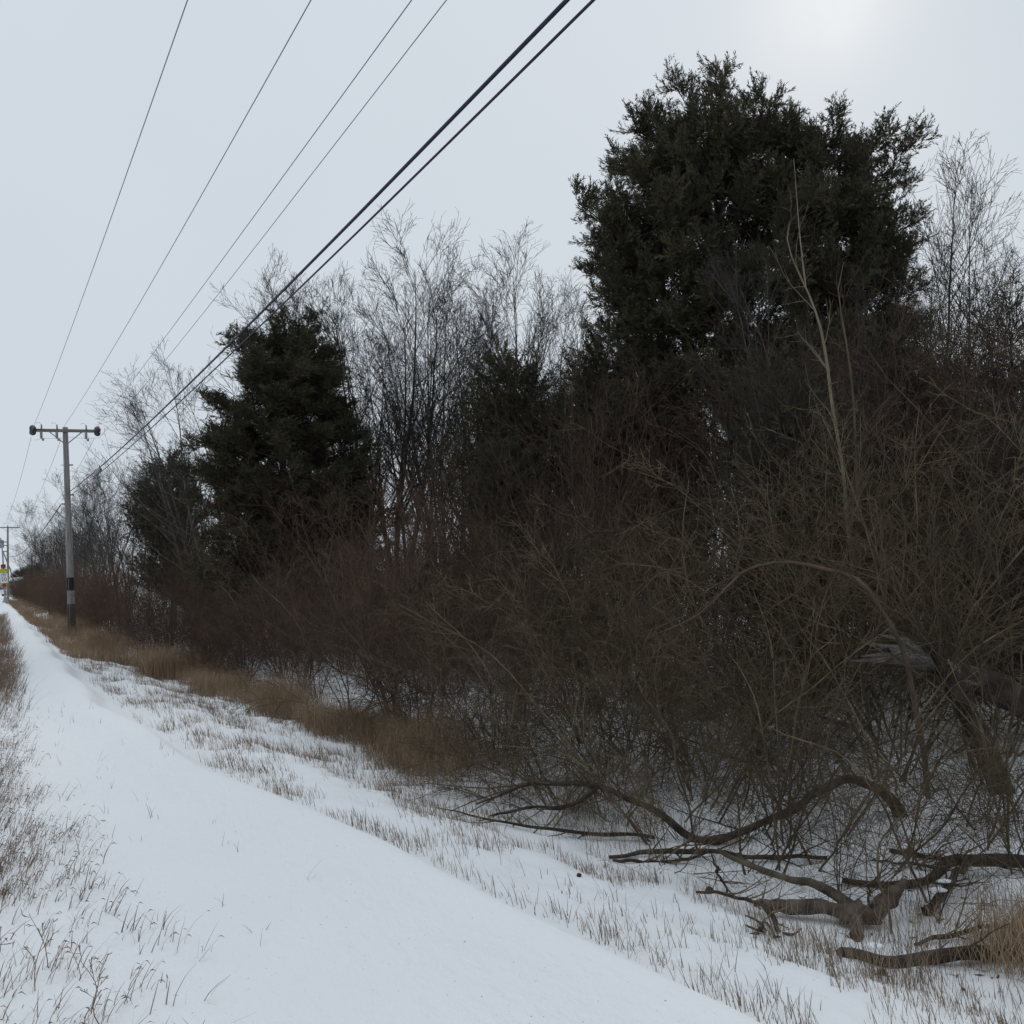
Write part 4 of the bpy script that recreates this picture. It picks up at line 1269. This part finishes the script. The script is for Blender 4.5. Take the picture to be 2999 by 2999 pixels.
wire([(3.42, 44.1, 5.40), (3.5, 9.06, 5.14), (3.5, 4, 5.22), (3.5, -36, 6.7)], .016, 'thicker black overhead cable, the upper of the close pair', 'overhead_cable', 'cable', 'cable', k=8)
wire([(3.42, 44.1, 5.22), (3.5, 9.09, 4.97), (3.5, 4, 5.06), (3.5, -36, 6.5)], .0105, 'thinner black overhead cable, the lower of the close pair', 'overhead_cable', 'cable', 'cable', k=8)
# splice case hung under the pair
t_ = empty('splice_case', (3.46, 33.6, 5.12), 'dark splice case hanging on the close cable pair near the pole', 'cable box')
G = Geo(); G.lathe((0, -.8, 0), [(.02, 0), (.06, .05), (.07, .25), (.07, 1.3), (.05, 1.55), (.02, 1.6)], 10, axis=1); G.obj('sleeve', M['greybox'], t_)
for s in (-.6, .6):
    G = Geo(); G.box((0, s, .09), (.02, .03, .12)); G.obj('hanger', M['metal_dark'], t_, smooth=False)
wire([(2.05, 44.4, 7.75), (2.0, 95, 7.1), (2.3, 136, 9.1)], .009, 'wire falling from the crossarm\'s left end toward the far pole', n=50)
wire([(3.2, 44.4, 7.7), (3.3, 95, 6.9), (3.9, 136, 8.95)], .009, 'wire falling from behind the nearest pole toward the far crossarm', n=50)
wire([(4.5, 44.4, 7.7), (4.2, 95, 6.6), (3.95, 136, 8.85)], .009, 'wire falling from the crossarm\'s right end across bare twigs', n=50)
wire([(3.05, 44.4, 4.85), (3.0, 90, 4.2), (2.85, 136, 5.4)], .024, 'black cable dropping from the nearest pole to the far pole', 'overhead_cable', 'cable', 'cable', n=50)
wire([(2.85, 136, 4.6), (8.0, 230, 3.2), (13.6, 336, 9.6)], .03, 'upper sagging wire between the far pole and the skyline pole', n=40)
wire([(2.85, 136, 2.9), (8.0, 230, 1.6), (13.9, 336, 8.9)], .03, 'lower sagging wire between the far pole and the skyline pole', n=40)

# ------------------------------------------------------------------ the school zone sign
FW = Vector((1.77, 96.7, 0)).normalized()            # its face looks back along the road
t_ = empty('speed_sign', on(1.80, 96.7), 'white speed limit 20 sign with lime panel and two round beacons on a mast', 'road sign')
t_.rotation_euler = (0, -.012, -.10)
G = Geo(); G.tubes(np.array([[0, .06, -.2], [0, .06, 4.2], [-.02, .06, 5.1], [-.12, .06, 5.32], [-.35, .06, 5.40], [-1.3, .06, 5.42]])[None], np.array([[.075, .065, .055, .05, .045, .04]]), 10, True)
G.obj('mast', M['steel'], t_)
G = Geo(); G.lathe((0, .06, 0), [(.26, -.1), (.26, .12), (.17, .2), (.12, .48), (.08, .55)], 12); G.obj('base', M['steel'], t_)
for nm, zc, s, mm in (('lime_panel', 2.86, (.64, .012, .36), 'lime'), ('sign_panel', 2.20, (.66, .012, .90), 'sign_white')):
    G = Geo(); G.box((0, -.03, zc), s); q = G.obj(nm, M[mm], t_, smooth=False)
    G = Geo()
    w2, h2 = s[0] / 2 - .03, s[2] / 2 - .03
    for a_, b_ in (((0, h2), (2 * w2, .015)), ((0, -h2), (2 * w2, .015)), ((w2, 0), (.015, 2 * h2 - .016)), ((-w2, 0), (.015, 2 * h2 - .016))):
        G.box((a_[0], -.039, zc + a_[1]), (b_[0], .004, b_[1]))
    G.obj('border', M['black'], q, smooth=False)
def text(body, size, loc_, parent):
    cu_ = bpy.data.curves.new('lettering', 'FONT')
    cu_.body = body; cu_.size = size; cu_.align_x = 'CENTER'; cu_.align_y = 'CENTER'; cu_.extrude = .002
    tmp = bpy.data.objects.new('tmp', cu_)
    COL.objects.link(tmp)
    bpy.context.view_layer.update()
    me = bpy.data.meshes.new_from_object(tmp.evaluated_get(bpy.context.evaluated_depsgraph_get()))
    bpy.data.objects.remove(tmp)
    me.materials.clear(); me.materials.append(M['black'])
    o = link('lettering', me, parent)
    o.location = loc_; o.rotation_euler = (math.pi / 2, 0, 0)
    return o
text('SPEED', .15, (0, -.041, 2.53), q)
text('LIMIT', .15, (0, -.041, 2.39), q)
text('20', .46, (0, -.041, 2.10), q)
for zc, mm in ((3.26, 'redcase'), (1.52, 'yellow')):
    G = Geo(); G.box((0, -.02, zc), (.40, .16, .38)); q2 = G.obj('beacon', M[mm], t_, smooth=False)
    G = Geo(); G.lathe((0, -.10, zc), [(.16, 0), (.155, -.02), (.11, -.045), (.02, -.055)], 14, axis=1); G.obj('lens', M['lens'], q2)
    G = Geo()
    ang = np.linspace(.2, math.pi - .2, 10)
    a0 = np.stack([np.cos(ang) * .175, np.full(10, -.10), zc + np.sin(ang) * .175], 1)
    a1 = a0 + [0, -.16, -.01]
    G.add(np.concatenate([a0, a1, a0 * [1.04, 1, 1], a1 * [1.04, 1, 1]]), [np.stack([np.arange(9), np.arange(1, 10), np.arange(11, 20), np.arange(10, 19)], 1)])
    G.obj('visor', M[mm], q2)

# ------------------------------------------------------------------ far end of the road: vehicles, shed, fence, pines
def vehicle(name, x, y, rz, label, cat, van=False, body='white'):
    t = empty(name, on(x, y), label, cat)
    t.rotation_euler = (0, 0, rz)
    L, W, Hh = (5.0, 1.95, 2.1) if van else (4.6, 1.85, 1.62)
    # side profile swept across the width, narrowed toward the roof
    if van:
        prof = [(-2.5, .35), (-2.5, 1.0), (-2.42, 1.95), (-2.2, 2.08), (1.0, 2.1), (1.75, 1.25), (2.4, 1.05), (2.5, .75), (2.5, .35)]
    else:
        prof = [(-2.3, .35), (-2.3, .8), (-2.15, 1.0), (-1.75, 1.5), (-1.4, 1.62), (.3, 1.62), (1.05, 1.05), (2.1, .92), (2.3, .7), (2.3, .35)]
    prof = np.array(prof)
    hw = W / 2 * np.where(prof[:, 1] > 1.2, .86, 1.0)
    n = len(prof)
    V = np.concatenate([np.stack([prof[:, 0], -hw, prof[:, 1]], 1), np.stack([prof[:, 0], hw, prof[:, 1]], 1)])
    i = np.arange(n)
    G = Geo()
    G.add(V, [np.stack([i, (i + 1) % n, (i + 1) % n + n, i + n], 1)[:, ::-1], i[None], (i + n)[None, ::-1]])
    bd = G.obj('body', M[body], t, smooth=False)
    zt = 1.98 if van else 1.52
    zb = 1.32 if van else 1.06
    for s in (-1, 1):
        G = Geo()
        x0, x1 = (-2.1, 1.1) if van else (-1.55, .4)
        G.add([[x0, s * W * .5 * .93 + s * .02, zb], [x1 + .35, s * W * .5 * .93 + s * .02, zb], [x1, s * (W * .43 + .02), zt], [x0 + .15, s * (W * .43 + .02), zt]], [np.array([[0, 1, 2, 3]])])
        G.obj('side_window', M['glass'], t, smooth=False)
    G = Geo()
    a, b = ((1.05, 2.02), (1.72, 1.3)) if van else ((.36, 1.56), (1.0, 1.1))
    o_ = .025
    G.add([[b[0] + o_, -.78, b[1] + o_], [b[0] + o_, .78, b[1] + o_], [a[0] + o_, .70, a[1] + o_], [a[0] + o_, -.70, a[1] + o_]], [np.array([[0, 1, 2, 3]])])
    G.obj('windscreen', M['glass'], t, smooth=False)
    for sx in (-1.45, 1.45):
        for s in (-1, 1):
            G = Geo(); G.lathe((sx, s * (W / 2 - .1), .34), [(.2, -.11), (.34, -.1), (.34, .1), (.2, .11)], 16, axis=1)
            wh = G.obj('wheel', M['rubber'], t)
            G = Geo(); G.lathe((sx, s * (W / 2 + .012), .34), [(.19, -.005), (.19, .005)], 12, axis=1); G.obj('rim', M['steel'], wh)
    return t
vehicle('parked_car', 2.55, 178, -1.35, 'white car with dark blue windows cut by the left edge, far down the road', 'car')
vehicle('parked_van', 5.3, 215, -.25, 'white van behind the far utility pole, below the teal shed', 'van', van=True)
t_ = empty('shed', on(5.6, 262), 'low teal shed beyond the far utility pole', 'building')
G = Geo(); G.box((0, 0, 1.3), (6, 5, 3.2)); G.obj('wall', M['teal'], t_, smooth=False)
G = Geo(); G.add([[-3.3, -2.8, 2.9], [3.3, -2.8, 2.9], [3.3, 0, 3.7], [-3.3, 0, 3.7], [-3.3, 2.8, 2.9], [3.3, 2.8, 2.9]], [np.array([[0, 1, 2, 3], [3, 2, 5, 4]])])
G.obj('roof', M['snowcap'], t_, smooth=False)
G = Geo(); G.box((.8, -2.53, .9), (1.6, .06, 2.2)); G.obj('door', M['brownwall'], t_, smooth=False)
t_ = empty('board_fence', on(9.6, 262), 'low brown board fence in front of the distant pines', 'fence')
for i in range(9):
    G = Geo(); G.box((-3.2 + i * .8, 0, .9), (.74, .08, 1.7)); G.obj('board', M['brownwall'], t_, smooth=False)
t_ = empty('marker_post', on(4.15, 118), 'short rusty post standing in far grass right of the speed sign', 'post')
G = Geo(); G.lathe((0, 0, 0), [(.05, -.3), (.06, 0), (.055, 1.25), (.02, 1.3)], 8); G.obj('shaft', M['metal_dark'], t_)
for i, (x, y, s, lb) in enumerate([(9.0, 316, .72, 'leftmost dark pine on the skyline beyond the shed'), (11.0, 322, .80, 'second dark pine on the skyline, left of the thin pole'),
                                   (13.0, 318, .86, 'dark pine on the skyline just before the thin pole'), (15.5, 325, .92, 'dark pine on the skyline behind the thin pole'), (6.4, 330, .6, 'low dark pine over the teal shed\'s roof')]):
    o = place(rnd, x, y, s * 1.2, i * 1.3, lb, 'distant pines', 'tree')
    o.name = 'pine_tree'

_tr = sorted(((len(me.loops) - 2 * len(me.polygons)), me.name) for me in bpy.data.meshes)[-22:]
print('objects', _tr, len(bpy.data.objects), 'tris', sum(sum(len(p.vertices) - 2 for p in me.polygons) if len(me.polygons) < 2000 else len(me.loops) - 2 * len(me.polygons) for me in bpy.data.meshes))
